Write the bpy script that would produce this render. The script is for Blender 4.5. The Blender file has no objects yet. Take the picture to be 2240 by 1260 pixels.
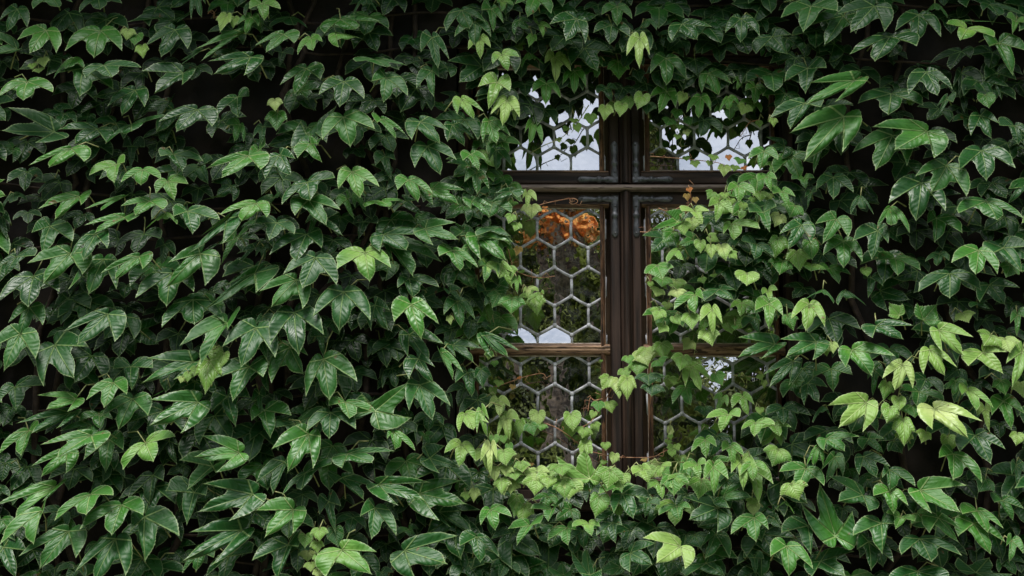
import bpy, bmesh, math, random
import numpy as np
from mathutils import Vector, Matrix, noise

# ------------------------------------------------------------ camera, sky, sun
S = bpy.context.scene
S.render.resolution_x = 1024; S.render.resolution_y = 576
LENS = 62.9
CAM = np.array([0.0, -5.4, 1.6]); PITCH = math.radians(10)
cd = bpy.data.cameras.new('camera'); cam = bpy.data.objects.new('camera', cd)
S.collection.objects.link(cam); S.camera = cam
cam.location = CAM; cam.rotation_euler = (math.radians(90) + PITCH, 0, 0)
cd.lens = LENS; cd.sensor_width = 36; cd.clip_end = 2000; cd.clip_start = .05

SUN_EL, SUN_AZ = math.radians(70), math.radians(200)      # azimuth clockwise from +Y
W = bpy.data.worlds.new("World"); S.world = W; W.use_nodes = True
nt = W.node_tree; N = nt.nodes; N.clear()
out = N.new('ShaderNodeOutputWorld'); bg = N.new('ShaderNodeBackground')
sky = N.new('ShaderNodeTexSky'); sky.sky_type = 'NISHITA'; sky.sun_disc = False
sky.sun_elevation = SUN_EL; sky.sun_rotation = SUN_AZ; sky.air_density = 1.0; sky.dust_density = 3.0
tc = N.new('ShaderNodeTexCoord'); mp = N.new('ShaderNodeMapping'); mp.inputs['Scale'].default_value = (1, 1, 2.6)
cn = N.new('ShaderNodeTexNoise'); cn.inputs['Scale'].default_value = 3.1; cn.inputs['Detail'].default_value = 7; cn.inputs['Roughness'].default_value = .55
cr = N.new('ShaderNodeValToRGB'); cr.color_ramp.elements[0].position = .36; cr.color_ramp.elements[1].position = .6
mx = N.new('ShaderNodeMix'); mx.data_type = 'RGBA'
mx.inputs[7].default_value = (11.0, 11.2, 11.9, 1)          # bright overcast cloud
L = nt.links
L.new(tc.outputs['Generated'], mp.inputs[0]); L.new(mp.outputs[0], cn.inputs['Vector'])
L.new(cn.outputs[0], cr.inputs[0]); L.new(cr.outputs[0], mx.inputs[0]); L.new(sky.outputs[0], mx.inputs[6])
L.new(mx.outputs[2], bg.inputs[0]); bg.inputs[1].default_value = 0.085
L.new(bg.outputs[0], out.inputs[0])

sl = bpy.data.lights.new('sun', 'SUN'); sl.energy = 3.2; sl.angle = math.radians(24); sl.color = (1, .97, .92)
so = bpy.data.objects.new('sun', sl); S.collection.objects.link(so)
sd = Vector((math.sin(SUN_AZ) * math.cos(SUN_EL), math.cos(SUN_AZ) * math.cos(SUN_EL), math.sin(SUN_EL)))
so.rotation_euler = sd.to_track_quat('Z', 'Y').to_euler(); so.location = (0, -8, 12)
S.view_settings.view_transform = 'Standard'; S.view_settings.look = 'None'
S.view_settings.exposure = 0.68; S.view_settings.gamma = 1
S.render.engine = 'CYCLES'
S.cycles.max_bounces = 8; S.cycles.transparent_max_bounces = 12

# ------------------------------------------------------------ helpers
FW = np.array([0, math.cos(PITCH), math.sin(PITCH)]); UP = np.array([0, -math.sin(PITCH), math.cos(PITCH)])
K = 36.0 / LENS / 2240
def at(px, py, Y):
    """point of the plane y = Y that shows at photograph pixel (px, py)"""
    d = FW + (px - 1120) * K * np.array([1, 0, 0]) - (py - 630) * K * UP
    s = (Y - CAM[1]) / d[1]
    return CAM + s * d
def X(px, Y, py=600): return float(at(px, py, Y)[0])
def Z(py, Y): return float(at(1120, py, Y)[2])

def link(name, me, m, parent=None, loc=None):
    o = bpy.data.objects.new(name, me); S.collection.objects.link(o)
    if m is not None:
        me.materials.clear(); me.materials.append(m)
    if parent is not None: o.parent = parent
    if loc is not None: o.location = loc
    return o
def tag(o, label=None, cat=None, group=None, kind=None):
    if label: o['label'] = label
    if cat: o['category'] = cat
    if group: o['group'] = group
    if kind: o['kind'] = kind
    return o
def empty(name, loc=(0, 0, 0)):
    o = bpy.data.objects.new(name, None); S.collection.objects.link(o); o.location = loc; o.empty_display_size = .1
    return o

class MB:
    """collects shapes, then links them as one mesh object"""
    def __init__(s): s.v = []; s.f = []; s.sm = []
    def add(s, vs, fs, smooth=False):
        b = len(s.v); s.v += [tuple(v) for v in vs]; s.f += [tuple(i + b for i in f) for f in fs]; s.sm += [smooth] * len(fs)
    def box(s, x0, x1, y0, y1, z0, z1, b=.0015):
        # box with chamfered vertical and horizontal front edges (front = -y)
        if b <= 0 or min(x1 - x0, z1 - z0) < 3 * b:
            vs = [(x, y, z) for x in (x0, x1) for y in (y0, y1) for z in (z0, z1)]
            s.add(vs, [(0, 1, 3, 2), (4, 6, 7, 5), (0, 4, 5, 1), (2, 3, 7, 6), (0, 2, 6, 4), (1, 5, 7, 3)]); return
        r = [[(x0, y1, z0), (x1, y1, z0), (x1, y1, z1), (x0, y1, z1)],
             [(x0, y0 + b, z0), (x1, y0 + b, z0), (x1, y0 + b, z1), (x0, y0 + b, z1)],
             [(x0 + b, y0, z0 + b), (x1 - b, y0, z0 + b), (x1 - b, y0, z1 - b), (x0 + b, y0, z1 - b)]]
        vs = sum(r, []); fs = [(3, 2, 1, 0), (8, 9, 10, 11)]
        for k in range(2):
            for i in range(4):
                j = (i + 1) % 4; fs.append((4 * k + i, 4 * k + j, 4 * k + 4 + j, 4 * k + 4 + i))
        s.add(vs, fs)
    def tube(s, pts, rad, n=7, flat=1.0, cap=True):
        pts = [Vector(p) for p in pts]; m = len(pts)
        if not hasattr(rad, '__len__'): rad = [rad] * m
        vs = []
        ref = Vector((0, 1, 0))
        for i, p in enumerate(pts):
            t = (pts[min(i + 1, m - 1)] - pts[max(i - 1, 0)]).normalized()
            a = t.cross(ref)
            if a.length < .2: a = t.cross(Vector((1, 0, .2)))
            a.normalize(); b = a.cross(t)
            for k in range(n):
                w = 2 * math.pi * k / n
                vs.append(p + a * math.cos(w) * rad[i] + b * math.sin(w) * rad[i] * flat)
        fs = [(i * n + k, i * n + (k + 1) % n, (i + 1) * n + (k + 1) % n, (i + 1) * n + k) for i in range(m - 1) for k in range(n)]
        if cap: fs += [tuple(range(n - 1, -1, -1)), tuple((m - 1) * n + k for k in range(n))]
        s.add(vs, fs, True)
    def extr(s, prof, p0, p1, axis='z', smooth=False):
        """profile [(u, y)] swept between p0 and p1 along z (u = x) or along x (u = z)"""
        n = len(prof)
        if axis == 'z': vs = [(u, y, z) for z in (p0, p1) for u, y in prof]
        else: vs = [(x, y, u) for x in (p0, p1) for u, y in prof]
        fs = [(i, (i + 1) % n, n + (i + 1) % n, n + i) for i in range(n)] + [tuple(range(n))[::-1], tuple(range(n, 2 * n))]
        s.add(vs, fs, smooth)
    def dome(s, c, r, h, n=10):
        c = Vector(c); vs = []; 
        for k, (rr, hh) in enumerate([(1, 0), (.85, .55), (.5, .88)]):
            for i in range(n):
                a = 2 * math.pi * i / n; vs.append(c + Vector((math.cos(a) * r * rr, -h * hh, math.sin(a) * r * rr)))
        vs.append(c + Vector((0, -h, 0)))
        fs = [(k * n + i, k * n + (i + 1) % n, (k + 1) * n + (i + 1) % n, (k + 1) * n + i) for k in range(2) for i in range(n)]
        fs += [(2 * n + i, 2 * n + (i + 1) % n, 3 * n) for i in range(n)]
        s.add(vs, fs, True)
    def build(s, name, m, parent=None, fix=True):
        me = bpy.data.meshes.new(name); me.from_pydata(s.v, [], s.f); me.polygons.foreach_set('use_smooth', s.sm)
        if fix:
            bm = bmesh.new(); bm.from_mesh(me); bmesh.ops.recalc_face_normals(bm, faces=bm.faces); bm.to_mesh(me); bm.free()
        return link(name, me, m, parent)

# ------------------------------------------------------------ materials
def newmat(name):
    m = bpy.data.materials.new(name); m.use_nodes = True
    n = m.node_tree.nodes; return m, n, m.node_tree.links, n['Principled BSDF'], n['Material Output']
def math_(n, l, op, a, b=None, c=None, clamp=False):
    x = n.new('ShaderNodeMath'); x.operation = op; x.use_clamp = clamp
    for i, v in enumerate((a, b, c)):
        if v is None: continue
        if isinstance(v, (int, float)): x.inputs[i].default_value = v
        else: l.new(v, x.inputs[i])
    return x.outputs[0]
def mixc(n, l, f, a, b, mode='MIX'):
    x = n.new('ShaderNodeMix'); x.data_type = 'RGBA'; x.blend_type = mode
    for i, v in ((0, f), (6, a), (7, b)):
        if isinstance(v, (int, float)): x.inputs[i].default_value = v
        elif isinstance(v, tuple): x.inputs[i].default_value = v + (1,) if len(v) == 3 else v
        else: l.new(v, x.inputs[i])
    return x.outputs[2]
def sst(n, l, v, lo, hi):
    x = n.new('ShaderNodeMapRange'); x.interpolation_type = 'SMOOTHSTEP'
    l.new(v, x.inputs[0]); x.inputs[1].default_value = lo; x.inputs[2].default_value = hi
    return x.outputs[0]

def leaf_material():
    m, n, l, p, o = newmat('ivy_leaf')
    uv = n.new('ShaderNodeUVMap'); uv.uv_map = 'leaf'
    sx = n.new('ShaderNodeSeparateXYZ'); l.new(uv.outputs[0], sx.inputs[0])
    at_ = n.new('ShaderNodeAttribute'); at_.attribute_name = 'info'
    ai = n.new('ShaderNodeSeparateColor'); l.new(at_.outputs['Color'], ai.inputs[0])
    edge, rnd, age_shade = ai.outputs[0], ai.outputs[1], ai.outputs[2]; red = at_.outputs['Alpha']
    M = lambda op, a, b=None, c=None, cl=False: math_(n, l, op, a, b, c, cl)
    u = M('ABSOLUTE', sx.outputs[0]); v = M('MULTIPLY', sx.outputs[1], -1.0)
    ang = M('ARCTAN2', u, v)                       # 0 = tip, pi = notch
    r = M('SQRT', M('ADD', M('MULTIPLY', u, u), M('MULTIPLY', v, v)))
    d0 = M('SUBTRACT', ang, 0.0); d1 = M('SUBTRACT', ang, .91); d2 = M('SUBTRACT', ang, 1.75)
    mn = M('MINIMUM', M('ABSOLUTE', d0), M('MINIMUM', M('ABSOLUTE', d1), M('ABSOLUTE', d2)))
    t = M('MULTIPLY', r, M('SINE', mn)); s_ = M('MULTIPLY', r, M('COSINE', mn))
    vein = M('SUBTRACT', 1.0, sst(n, l, t, .008, .026))
    vein = M('MULTIPLY', vein, M('SUBTRACT', 1.1, M('MULTIPLY', r, .55)))
    tex = n.new('ShaderNodeTexCoord')
    no = n.new('ShaderNodeTexNoise'); no.inputs['Scale'].default_value = 38; no.inputs['Detail'].default_value = 4
    l.new(tex.outputs['Object'], no.inputs['Vector'])
    nl = n.new('ShaderNodeTexNoise'); nl.inputs['Scale'].default_value = 9; nl.inputs['Detail'].default_value = 2
    l.new(tex.outputs['Object'], nl.inputs['Vector'])
    ph = M('FRACT', M('ADD', M('MULTIPLY', M('SUBTRACT', s_, M('MULTIPLY', t, .85)), 6.5), M('MULTIPLY', no.outputs[0], .9)))
    pk = M('ABSOLUTE', M('SUBTRACT', ph, .5))     # .0 at the secondary vein
    sec = M('MULTIPLY', M('SUBTRACT', 1.0, sst(n, l, pk, .02, .12)), .45)
    quilt = M('COSINE', M('MULTIPLY', M('SUBTRACT', ph, .5), 6.2832))
    # colours: back leaf with painted shade -> old leaf -> fresh -> young
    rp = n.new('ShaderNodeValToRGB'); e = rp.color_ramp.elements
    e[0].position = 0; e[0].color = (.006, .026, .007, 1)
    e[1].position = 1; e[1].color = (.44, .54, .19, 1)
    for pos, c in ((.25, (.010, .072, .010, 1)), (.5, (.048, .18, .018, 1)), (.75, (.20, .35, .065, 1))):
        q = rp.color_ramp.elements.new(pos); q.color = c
    a2 = M('ADD', age_shade, M('MULTIPLY', M('SUBTRACT', rnd, .5), .14))
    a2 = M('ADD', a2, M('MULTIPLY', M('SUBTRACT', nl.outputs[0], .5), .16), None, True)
    # some leaves are yellower round the stalk
    mott = M('MULTIPLY', sst(n, l, rnd, .86, .97), M('SUBTRACT', 1.0, sst(n, l, r, .15, .8)))
    a2 = M('ADD', a2, M('MULTIPLY', mott, .18), None, True)
    l.new(a2, rp.inputs[0])
    col = mixc(n, l, M('MULTIPLY', M('SUBTRACT', no.outputs[0], .35), .22, None, True), rp.outputs[0], (.05, .12, .02))
    col = mixc(n, l, M('MULTIPLY', red, 1.0), col, (.62, .20, .06))
    vc = mixc(n, l, age_shade, (.10, .21, .055), (.50, .60, .24))
    col = mixc(n, l, M('MULTIPLY', vein, .75), col, vc)
    col = mixc(n, l, M('MULTIPLY', sec, .14), col, vc)
    rim = M('MULTIPLY', sst(n, l, edge, .945, .99), .55)
    col = mixc(n, l, rim, col, mixc(n, l, age_shade, (.19, .28, .12), (.52, .58, .30)))
    # pale dried drip marks on some leaves
    vo = n.new('ShaderNodeTexVoronoi'); vo.inputs['Scale'].default_value = 120; l.new(tex.outputs['Object'], vo.inputs['Vector'])
    sp = M('MULTIPLY', M('SUBTRACT', 1.0, sst(n, l, vo.outputs['Distance'], .10, .2)), sst(n, l, nl.outputs[0], .52, .66))
    sp = M('MULTIPLY', sp, M('SUBTRACT', 1.0, sst(n, l, age_shade, .3, .55)))
    col = mixc(n, l, M('MULTIPLY', sp, .5), col, (.5, .55, .48))
    blem = M('MULTIPLY', sst(n, l, no.outputs[0], .66, .72), sst(n, l, M('FRACT', M('MULTIPLY', rnd, 7.3)), .7, .8))
    col = mixc(n, l, M('MULTIPLY', blem, .8), col, (.12, .065, .02))
    l.new(col, p.inputs['Base Color'])
    gl = M('MULTIPLY', M('FRACT', M('MULTIPLY', rnd, 13.7)), .16)
    l.new(M('ADD', M('ADD', .22, gl), M('MULTIPLY', no.outputs[0], .24)), p.inputs['Roughness'])
    p.inputs['Specular IOR Level'].default_value = .30
    h = M('ADD', M('MULTIPLY', quilt, .00032), M('MULTIPLY', vein, -.0022))
    h = M('ADD', h, M('MULTIPLY', no.outputs[0], .0013))
    bp = n.new('ShaderNodeBump'); bp.inputs['Strength'].default_value = 1.0; bp.inputs['Distance'].default_value = 1.0
    l.new(h, bp.inputs['Height']); l.new(bp.outputs[0], p.inputs['Normal'])
    tr = n.new('ShaderNodeBsdfTranslucent'); l.new(mixc(n, l, .5, col, (.20, .42, .03), 'MIX'), tr.inputs[0])
    ms = n.new('ShaderNodeMixShader'); l.new(M('ADD', .03, M('MULTIPLY', age_shade, .16)), ms.inputs[0])
    l.new(p.outputs[0], ms.inputs[1]); l.new(tr.outputs[0], ms.inputs[2]); l.new(ms.outputs[0], o.inputs[0])
    return m

def wood(name, c0, c1, c2, sc=(48, 48, 3), rough=.6, vert=True, bump=.0007, chips=0.0, chipc=(.45, .30, .18)):
    m, n, l, p, o = newmat(name)
    tex = n.new('ShaderNodeTexCoord'); mp = n.new('ShaderNodeMapping'); l.new(tex.outputs['Object'], mp.inputs[0])
    mp.inputs['Scale'].default_value = sc if vert else (sc[2], sc[1], sc[0])
    a = n.new('ShaderNodeTexNoise'); a.inputs['Scale'].default_value = 1; a.inputs['Detail'].default_value = 6; a.inputs['Roughness'].default_value = .6
    l.new(mp.outputs[0], a.inputs['Vector'])
    b = n.new('ShaderNodeTexNoise'); b.inputs['Scale'].default_value = 4; b.inputs['Detail'].default_value = 3; l.new(tex.outputs['Object'], b.inputs['Vector'])
    f = sst(n, l, a.outputs[0], .38, .66)
    col = mixc(n, l, f, c0, c1)
    col = mixc(n, l, math_(n, l, 'MULTIPLY', sst(n, l, b.outputs[0], .45, .7), .6), col, c2)
    if chips:
        g = n.new('ShaderNodeTexNoise'); g.inputs['Scale'].default_value = 1.0; g.inputs['Detail'].default_value = 5
        m2 = n.new('ShaderNodeMapping'); l.new(tex.outputs['Object'], m2.inputs[0]); m2.inputs['Scale'].default_value = (160, 160, 22) if vert else (22, 160, 160)
        l.new(m2.outputs[0], g.inputs['Vector'])
        k = sst(n, l, g.outputs[0], .62 - chips * .2, .70 - chips * .2)
        col = mixc(n, l, k, col, chipc)
    l.new(col, p.inputs['Base Color']); p.inputs['Roughness'].default_value = rough
    p.inputs['Specular IOR Level'].default_value = .35
    bp = n.new('ShaderNodeBump'); bp.inputs['Strength'].default_value = 1; bp.inputs['Distance'].default_value = bump * 2
    l.new(a.outputs[0], bp.inputs['Height']); l.new(bp.outputs[0], p.inputs['Normal'])
    return m

def noisy(name, c0, c1, scale=20, rough=.7, bump=.001, metal=0.0, spec=.4, lo=.35, hi=.65):
    m, n, l, p, o = newmat(name)
    tex = n.new('ShaderNodeTexCoord')
    a = n.new('ShaderNodeTexNoise'); a.inputs['Scale'].default_value = scale; a.inputs['Detail'].default_value = 6
    l.new(tex.outputs['Object'], a.inputs['Vector'])
    l.new(mixc(n, l, sst(n, l, a.outputs[0], lo, hi), c0, c1), p.inputs['Base Color'])
    p.inputs['Roughness'].default_value = rough; p.inputs['Metallic'].default_value = metal; p.inputs['Specular IOR Level'].default_value = spec
    bp = n.new('ShaderNodeBump'); bp.inputs['Strength'].default_value = 1; bp.inputs['Distance'].default_value = bump
    l.new(a.outputs[0], bp.inputs['Height']); l.new(bp.outputs[0], p.inputs['Normal'])
    return m

def glass_material(name='old_glass', refl=.58):
    m, n, l, p, o = newmat(name); n.remove(p)
    tex = n.new('ShaderNodeTexCoord')
    a = n.new('ShaderNodeTexNoise'); a.inputs['Scale'].default_value = 16; a.inputs['Detail'].default_value = 2; l.new(tex.outputs['Object'], a.inputs['Vector'])
    bp = n.new('ShaderNodeBump'); bp.inputs['Strength'].default_value = 1; bp.inputs['Distance'].default_value = .0004; l.new(a.outputs[0], bp.inputs['Height'])
    g = n.new('ShaderNodeBsdfGlossy'); g.inputs['Roughness'].default_value = .004; g.inputs[0].default_value = (.93, .96, 1, 1); l.new(bp.outputs[0], g.inputs['Normal'])
    t = n.new('ShaderNodeBsdfTransparent'); t.inputs[0].default_value = (.80, .84, .82, 1)
    fr = n.new('ShaderNodeFresnel'); fr.inputs[0].default_value = 1.5
    f = math_(n, l, 'ADD', fr.outputs[0], refl - .04, None, True)
    # dust film
    d = n.new('ShaderNodeBsdfDiffuse'); d.inputs[0].default_value = (.5, .5, .5, 1)
    b = n.new('ShaderNodeTexNoise'); b.inputs['Scale'].default_value = 30; b.inputs['Detail'].default_value = 8; l.new(tex.outputs['Object'], b.inputs['Vector'])
    ms = n.new('ShaderNodeMixShader'); l.new(f, ms.inputs[0]); l.new(t.outputs[0], ms.inputs[1]); l.new(g.outputs[0], ms.inputs[2])
    m2 = n.new('ShaderNodeMixShader'); l.new(math_(n, l, 'MULTIPLY', sst(n, l, b.outputs[0], .42, .8), .10), m2.inputs[0]); l.new(ms.outputs[0], m2.inputs[1]); l.new(d.outputs[0], m2.inputs[2])
    l.new(m2.outputs[0], o.inputs[0]); return m

def stem_material(name, c0, c1, rough=.55): return noisy(name, c0, c1, 60, rough, .0006)

ML = leaf_material()
M_WOODV = wood('dark_weathered_wood', (.012, .0065, .0045), (.066, .038, .027), (.026, .014, .010), vert=True, chips=.0)
M_WOODH = wood('dark_weathered_wood_rails', (.013, .0075, .005), (.075, .044, .031), (.028, .016, .011), vert=False, chips=.0)
M_LEDGE = wood('greyed_wood_ledge', (.20, .15, .125), (.42, .33, .285), (.12, .09, .075), vert=False, chips=.25, chipc=(.035, .022, .016))
M_BEADV = wood('flaking_brown_bead', (.06, .028, .014), (.26, .135, .07), (.035, .018, .010), sc=(60, 60, 14), vert=True, chips=.35, chipc=(.014, .009, .007), bump=.003)
M_BEADH = wood('bare_brown_bead', (.13, .070, .038), (.34, .21, .125), (.07, .04, .024), sc=(60, 60, 8), vert=False, chips=.5, chipc=(.05, .026, .015), bump=.002)
M_PUTTY = noisy('old_putty', (.34, .27, .21), (.60, .50, .42), 70, .8, .001)
M_IRON = noisy('blackened_iron', (.075, .077, .084), (.13, .133, .143), 60, .34, .0004, .25, .5)
M_LEAD = noisy('lead_came', (.26, .265, .28), (.56, .57, .60), 45, .6, .0016, .05, .4)
M_LEAD_IN = noisy('inner_lead_came', (.10, .10, .11), (.20, .20, .21), 60, .6, .001, .2)
M_GLASS = glass_material()
M_STEM = stem_material('green_stalk', (.13, .18, .05), (.34, .34, .14))
M_TENDRIL = stem_material('red_brown_tendril', (.30, .12, .06), (.52, .30, .17))
M_VINE = noisy('woody_vine', (.016, .010, .007), (.045, .030, .020), 45, .85, .003)
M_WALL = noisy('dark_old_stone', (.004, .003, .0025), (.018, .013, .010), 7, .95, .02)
M_ROOM = noisy('dark_room', (.020, .014, .011), (.045, .034, .028), 5, .9, .002)
M_INWOOD = wood('inner_frame_wood', (.14, .085, .05), (.26, .17, .10), (.09, .05, .03), vert=True)
M_INWOODH = wood('inner_rail_wood', (.14, .085, .05), (.26, .17, .10), (.09, .05, .03), vert=False)

# ------------------------------------------------------------ window
YF, YG = .045, .066            # front of the casements, plane of the glass
GX0, GX1, GX2, GX3 = X(1038, YG), X(1324, YG), X(1413, YG), X(1703, YG)
zt0, zt1 = Z(150, YG), Z(375, YG)          # upper glass
zl0, zl1 = Z(455, YG), Z(753, YG)          # lower glass, above the bar
zb0, zb1 = Z(778, YG), Z(1048, YG)         # lower glass, below the bar
win = empty('leaded_window', (X(1370, YF), YF, Z(1080, YF)))
tag(win, 'old dark wooden window with hexagonal leaded panes, framed by ivy', 'window')
def wpart(o): 
    o.parent = win; o.matrix_parent_inverse = Matrix.Translation(-win.location); return o

XM = X(1370.5, YF)
# outer frame
fr = MB()
fx0, fx1 = X(1000, YF), X(1741, YF); fz0, fz1 = Z(1092, YF), Z(100, YF)
fr.box(fx0, X(1024, YF), .03, .16, fz0, fz1); fr.box(X(1717, YF), fx1, .03, .16, fz0, fz1)
fr.box(X(1024, YF) + .0005, X(1717, YF) - .0005, .031, .16, Z(122, YF), fz1)
fr.box(X(1024, YF) + .0005, X(1717, YF) - .0005, .031, .16, fz0, Z(1072, YF))
wpart(fr.build('frame', M_WOODV))
sill = MB(); sill.box(fx0 - .03, fx1 + .03, -.03, .028, Z(1118, -.03), fz0 - .002, .006); wpart(sill.build('sill', M_WOODH))
# central mullion: rounded astragal between two grooves
mu = MB()
hw = (X(1383, YF) - X(1358.5, YF)) / 2
prof = [(XM - hw, .10), (XM - hw, .040), (XM - hw * .82, .036)]
for k in range(9):
    a = math.pi * k / 8; prof.append((XM - math.cos(a) * hw * .62, .034 - math.sin(a) * .013))
prof += [(XM + hw * .82, .036), (XM + hw, .040), (XM + hw, .10)]
mu.extr(prof, Z(1072, YF), Z(413, YF) - .012, 'z'); mu.extr(prof, Z(402, YF), Z(122, YF), 'z')
wpart(mu.build('mullion', M_WOODV))
# transom with its drip ledge
tr = MB()
zl = Z(402.5, .02); zlo = Z(413.5, .02)
tr.extr([(zl, .05), (zl - .001, .024), (zl - .004, .016), (zlo + .004, .013), (zlo + .001, .015), (zlo, .022), (zlo - .002, .05)], X(1024, YF), X(1717, YF), 'x')
wpart(tr.build('transom_ledge', M_LEDGE))
tr = MB(); tr.box(X(1024, YF), X(1717, YF), .051, .13, Z(424, YF), Z(401, YF), 0); wpart(tr.build('transom', M_WOODH))

# --- lattice geometry
PXW = K * 5.445 / math.cos(PITCH) ; 
CW = X(1288, YG, 560) - X(1214, YG, 560)   # one hexagon wide
RH = CW * .866                              # row pitch
VE = CW * .577                              # vertical edge
def clip(poly, x0, x1, z0, z1):
    def cut(P, f, g):
        R = []
        for i in range(len(P)):
            a, b = P[i], P[(i + 1) % len(P)]; fa, fb = f(a), f(b)
            if fa >= 0: R.append(a)
            if (fa >= 0) != (fb >= 0):
                t = fa / (fa - fb); R.append((a[0] + t * (b[0] - a[0]), a[1] + t * (b[1] - a[1])))
        return R
    for f in (lambda p: p[0] - x0, lambda p: x1 - p[0], lambda p: p[1] - z0, lambda p: z1 - p[1]):
        poly = cut(poly, f, None)
        if len(poly) < 3: return []
    return poly
def clipseg(a, b, x0, x1, z0, z1):
    t0, t1 = 0., 1.; dx, dz = b[0] - a[0], b[1] - a[1]
    for p, q in ((-dx, a[0] - x0), (dx, x1 - a[0]), (-dz, a[1] - z0), (dz, z1 - a[1])):
        if abs(p) < 1e-9:
            if q < 0: return None
        else:
            r = q / p
            if p < 0: t0 = max(t0, r)
            else: t1 = min(t1, r)
    if t1 - t0 < .02: return None
    return (a[0] + t0 * dx, a[1] + t0 * dz), (a[0] + t1 * dx, a[1] + t1 * dz)
def hexes(ax, az, x0, x1, z0, z1):
    """hexagon centres: a row has its centres at ax + k*CW at height az, the next row is shifted by half"""
    R = []
    j0 = int((z0 - az) / RH) - 2; j1 = int((z1 - az) / RH) + 2
    for j in range(j0, j1 + 1):
        cz = az + j * RH; off = (CW / 2 if j % 2 else 0)
        k0 = int((x0 - ax) / CW) - 2; k1 = int((x1 - ax) / CW) + 2
        for k in range(k0, k1 + 1):
            cx = ax + off + k * CW
            h = [(cx, cz + CW * .577), (cx + CW / 2, cz + CW * .2885), (cx + CW / 2, cz - CW * .2885), (cx, cz - CW * .577), (cx - CW / 2, cz - CW * .2885), (cx - CW / 2, cz + CW * .2885)]
            R.append(((cx, cz), h))
    return R
rg = random.Random(5)
# panes the photograph shows turned to the sky or to the trees: (px, py, tilt up deg, tilt right deg)
TILT = [(1214, 501, 0, .15), (1288, 501, 0, -.1), (1140, 501, .1, 0), (1251, 566, -.1, 0), (1177, 566, .1, .1), (1142, 748, 4.6, 0), (1216, 745, 4.6, 0), (1555, 745, 4.8, 0), (1628, 745, 4.8, 0), (1483, 745, 3.0, 0), (1446, 355, -6.5, 0), (1425, 300, -3.5, 1.2),
        (1556, 800, 3.3, .3), (1590, 790, 3.2, 0), (1520, 790, 3.2, 0), (1575, 830, 3.5, 0)]
def lattice(parent, rects, ax, az, y, mat, rad, glass=True, nodes=True):
    ld = MB(); gl = MB(); seen = set(); nd = set()
    for (x0, x1, z0, z1) in rects:
        for (c, h) in hexes(ax, az, x0, x1, z0, z1):
            P = clip(h, x0, x1, z0, z1)
            if len(P) < 3: continue
            for i in range(6):
                a, b = h[i], h[(i + 1) % 6]
                key = tuple(sorted([(round(a[0], 3), round(a[1], 3)), (round(b[0], 3), round(b[1], 3))])) + (round(z0, 2),)
                if key in seen: continue
                seen.add(key); sgm = clipseg(a, b, x0, x1, z0, z1)
                if sgm:
                    (xa, za), (xb, zb) = sgm
                    w = [rg.uniform(-.0012, .0012) for _ in range(4)]
                    mx_, mz_ = (xa + xb) / 2, (za + zb) / 2
                    ld.tube([(xa, y, za), (mx_ + w[0], y + w[1] * .5, mz_ + w[2]), (xb, y, zb)], [rad * 1.05, rad * rg.uniform(.88, 1), rad * 1.05], 8, .72)
                    for q in (a, b):
                        if x0 + .004 < q[0] < x1 - .004 and z0 + .004 < q[1] < z1 - .004: nd.add((round(q[0], 3), round(q[1], 3)))
            if glass:
                cx = sum(p[0] for p in P) / len(P); cz = sum(p[1] for p in P) / len(P)
                tu, tr_ = rg.gauss(0, .45), rg.gauss(0, .45)
                for (px, py, a_, b_) in TILT:
                    q = at(px, py, YG)
                    if math.hypot(q[0] - cx, q[2] - cz) < CW * .36: tu, tr_ = a_, b_
                    # upper sash leans back a little, so that it shows the sky
                if z0 > zt1 - .01 and tu > -2: tu += 1.3
                n_ = len(P); th = .0028
                fv = []
                for s_ in (0, 1):
                    for (x, z) in P:
                        yy = y + .0005 + math.tan(math.radians(tu)) * (z - cz) + math.tan(math.radians(tr_)) * (x - cx)
                        fv.append((x, yy, z))
                gl.add(fv[:n_], [tuple(range(n_))])
    if nodes:
        for q in nd: ld.dome((q[0], y - .002, q[1]), rad * 1.55, rad * .75, 9)
    o = ld.build('lead_lattice', mat, parent)
    if glass: gl.build('glass', M_GLASS, parent)
    return o

def strap(mb, ox, oz, sx, sz, vert, length):
    """one ornamented arm of a corner bracket, from the corner (ox, oz)"""
    u = length / 88.0
    prof = [(0, 6.5, 3.0), (10, 6.6, 3), (20, 6.6, 3.2), (27, 5.6, 3.4), (31, 4.4, 3.2), (35, 4.6, 3.6), (38, 6.4, 5.2), (41, 7.0, 6.2), (44, 6.4, 5.2), (47, 4.4, 3.6), (51, 4.3, 3.6), (57, 5.2, 4.0),
            (66, 6.2, 4.4), (74, 6.9, 4.2), (80, 6.7, 3.8), (84, 5.2, 3.2), (87, 3.0, 2.4), (88, .5, 1.2)]
    nA = 9; rows = []
    for s_, w, h in prof:
        row = []
        for k in range(nA):
            t = -1 + 2 * k / (nA - 1)
            hh = h * .0015 * (1 - .55 * abs(t) ** 2.4) + .0007 * math.sin(s_ * 1.1 + t * 3) * (s_ > 50)
            if k in (0, nA - 1): hh = -.001
            a = s_ * u; c = (w * 1.12 * t + 6.8) * u
            x, z = (ox + sx * c, oz + sz * a) if vert else (ox + sx * a, oz + sz * c)
            row.append((x, YF - .0006 - hh, z))
        rows.append(row)
    vs = sum(rows, []); fs = [(i * nA + k, i * nA + k + 1, (i + 1) * nA + k + 1, (i + 1) * nA + k) for i in range(len(prof) - 1) for k in range(nA - 1)]
    mb.add(vs, fs, True)

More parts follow.
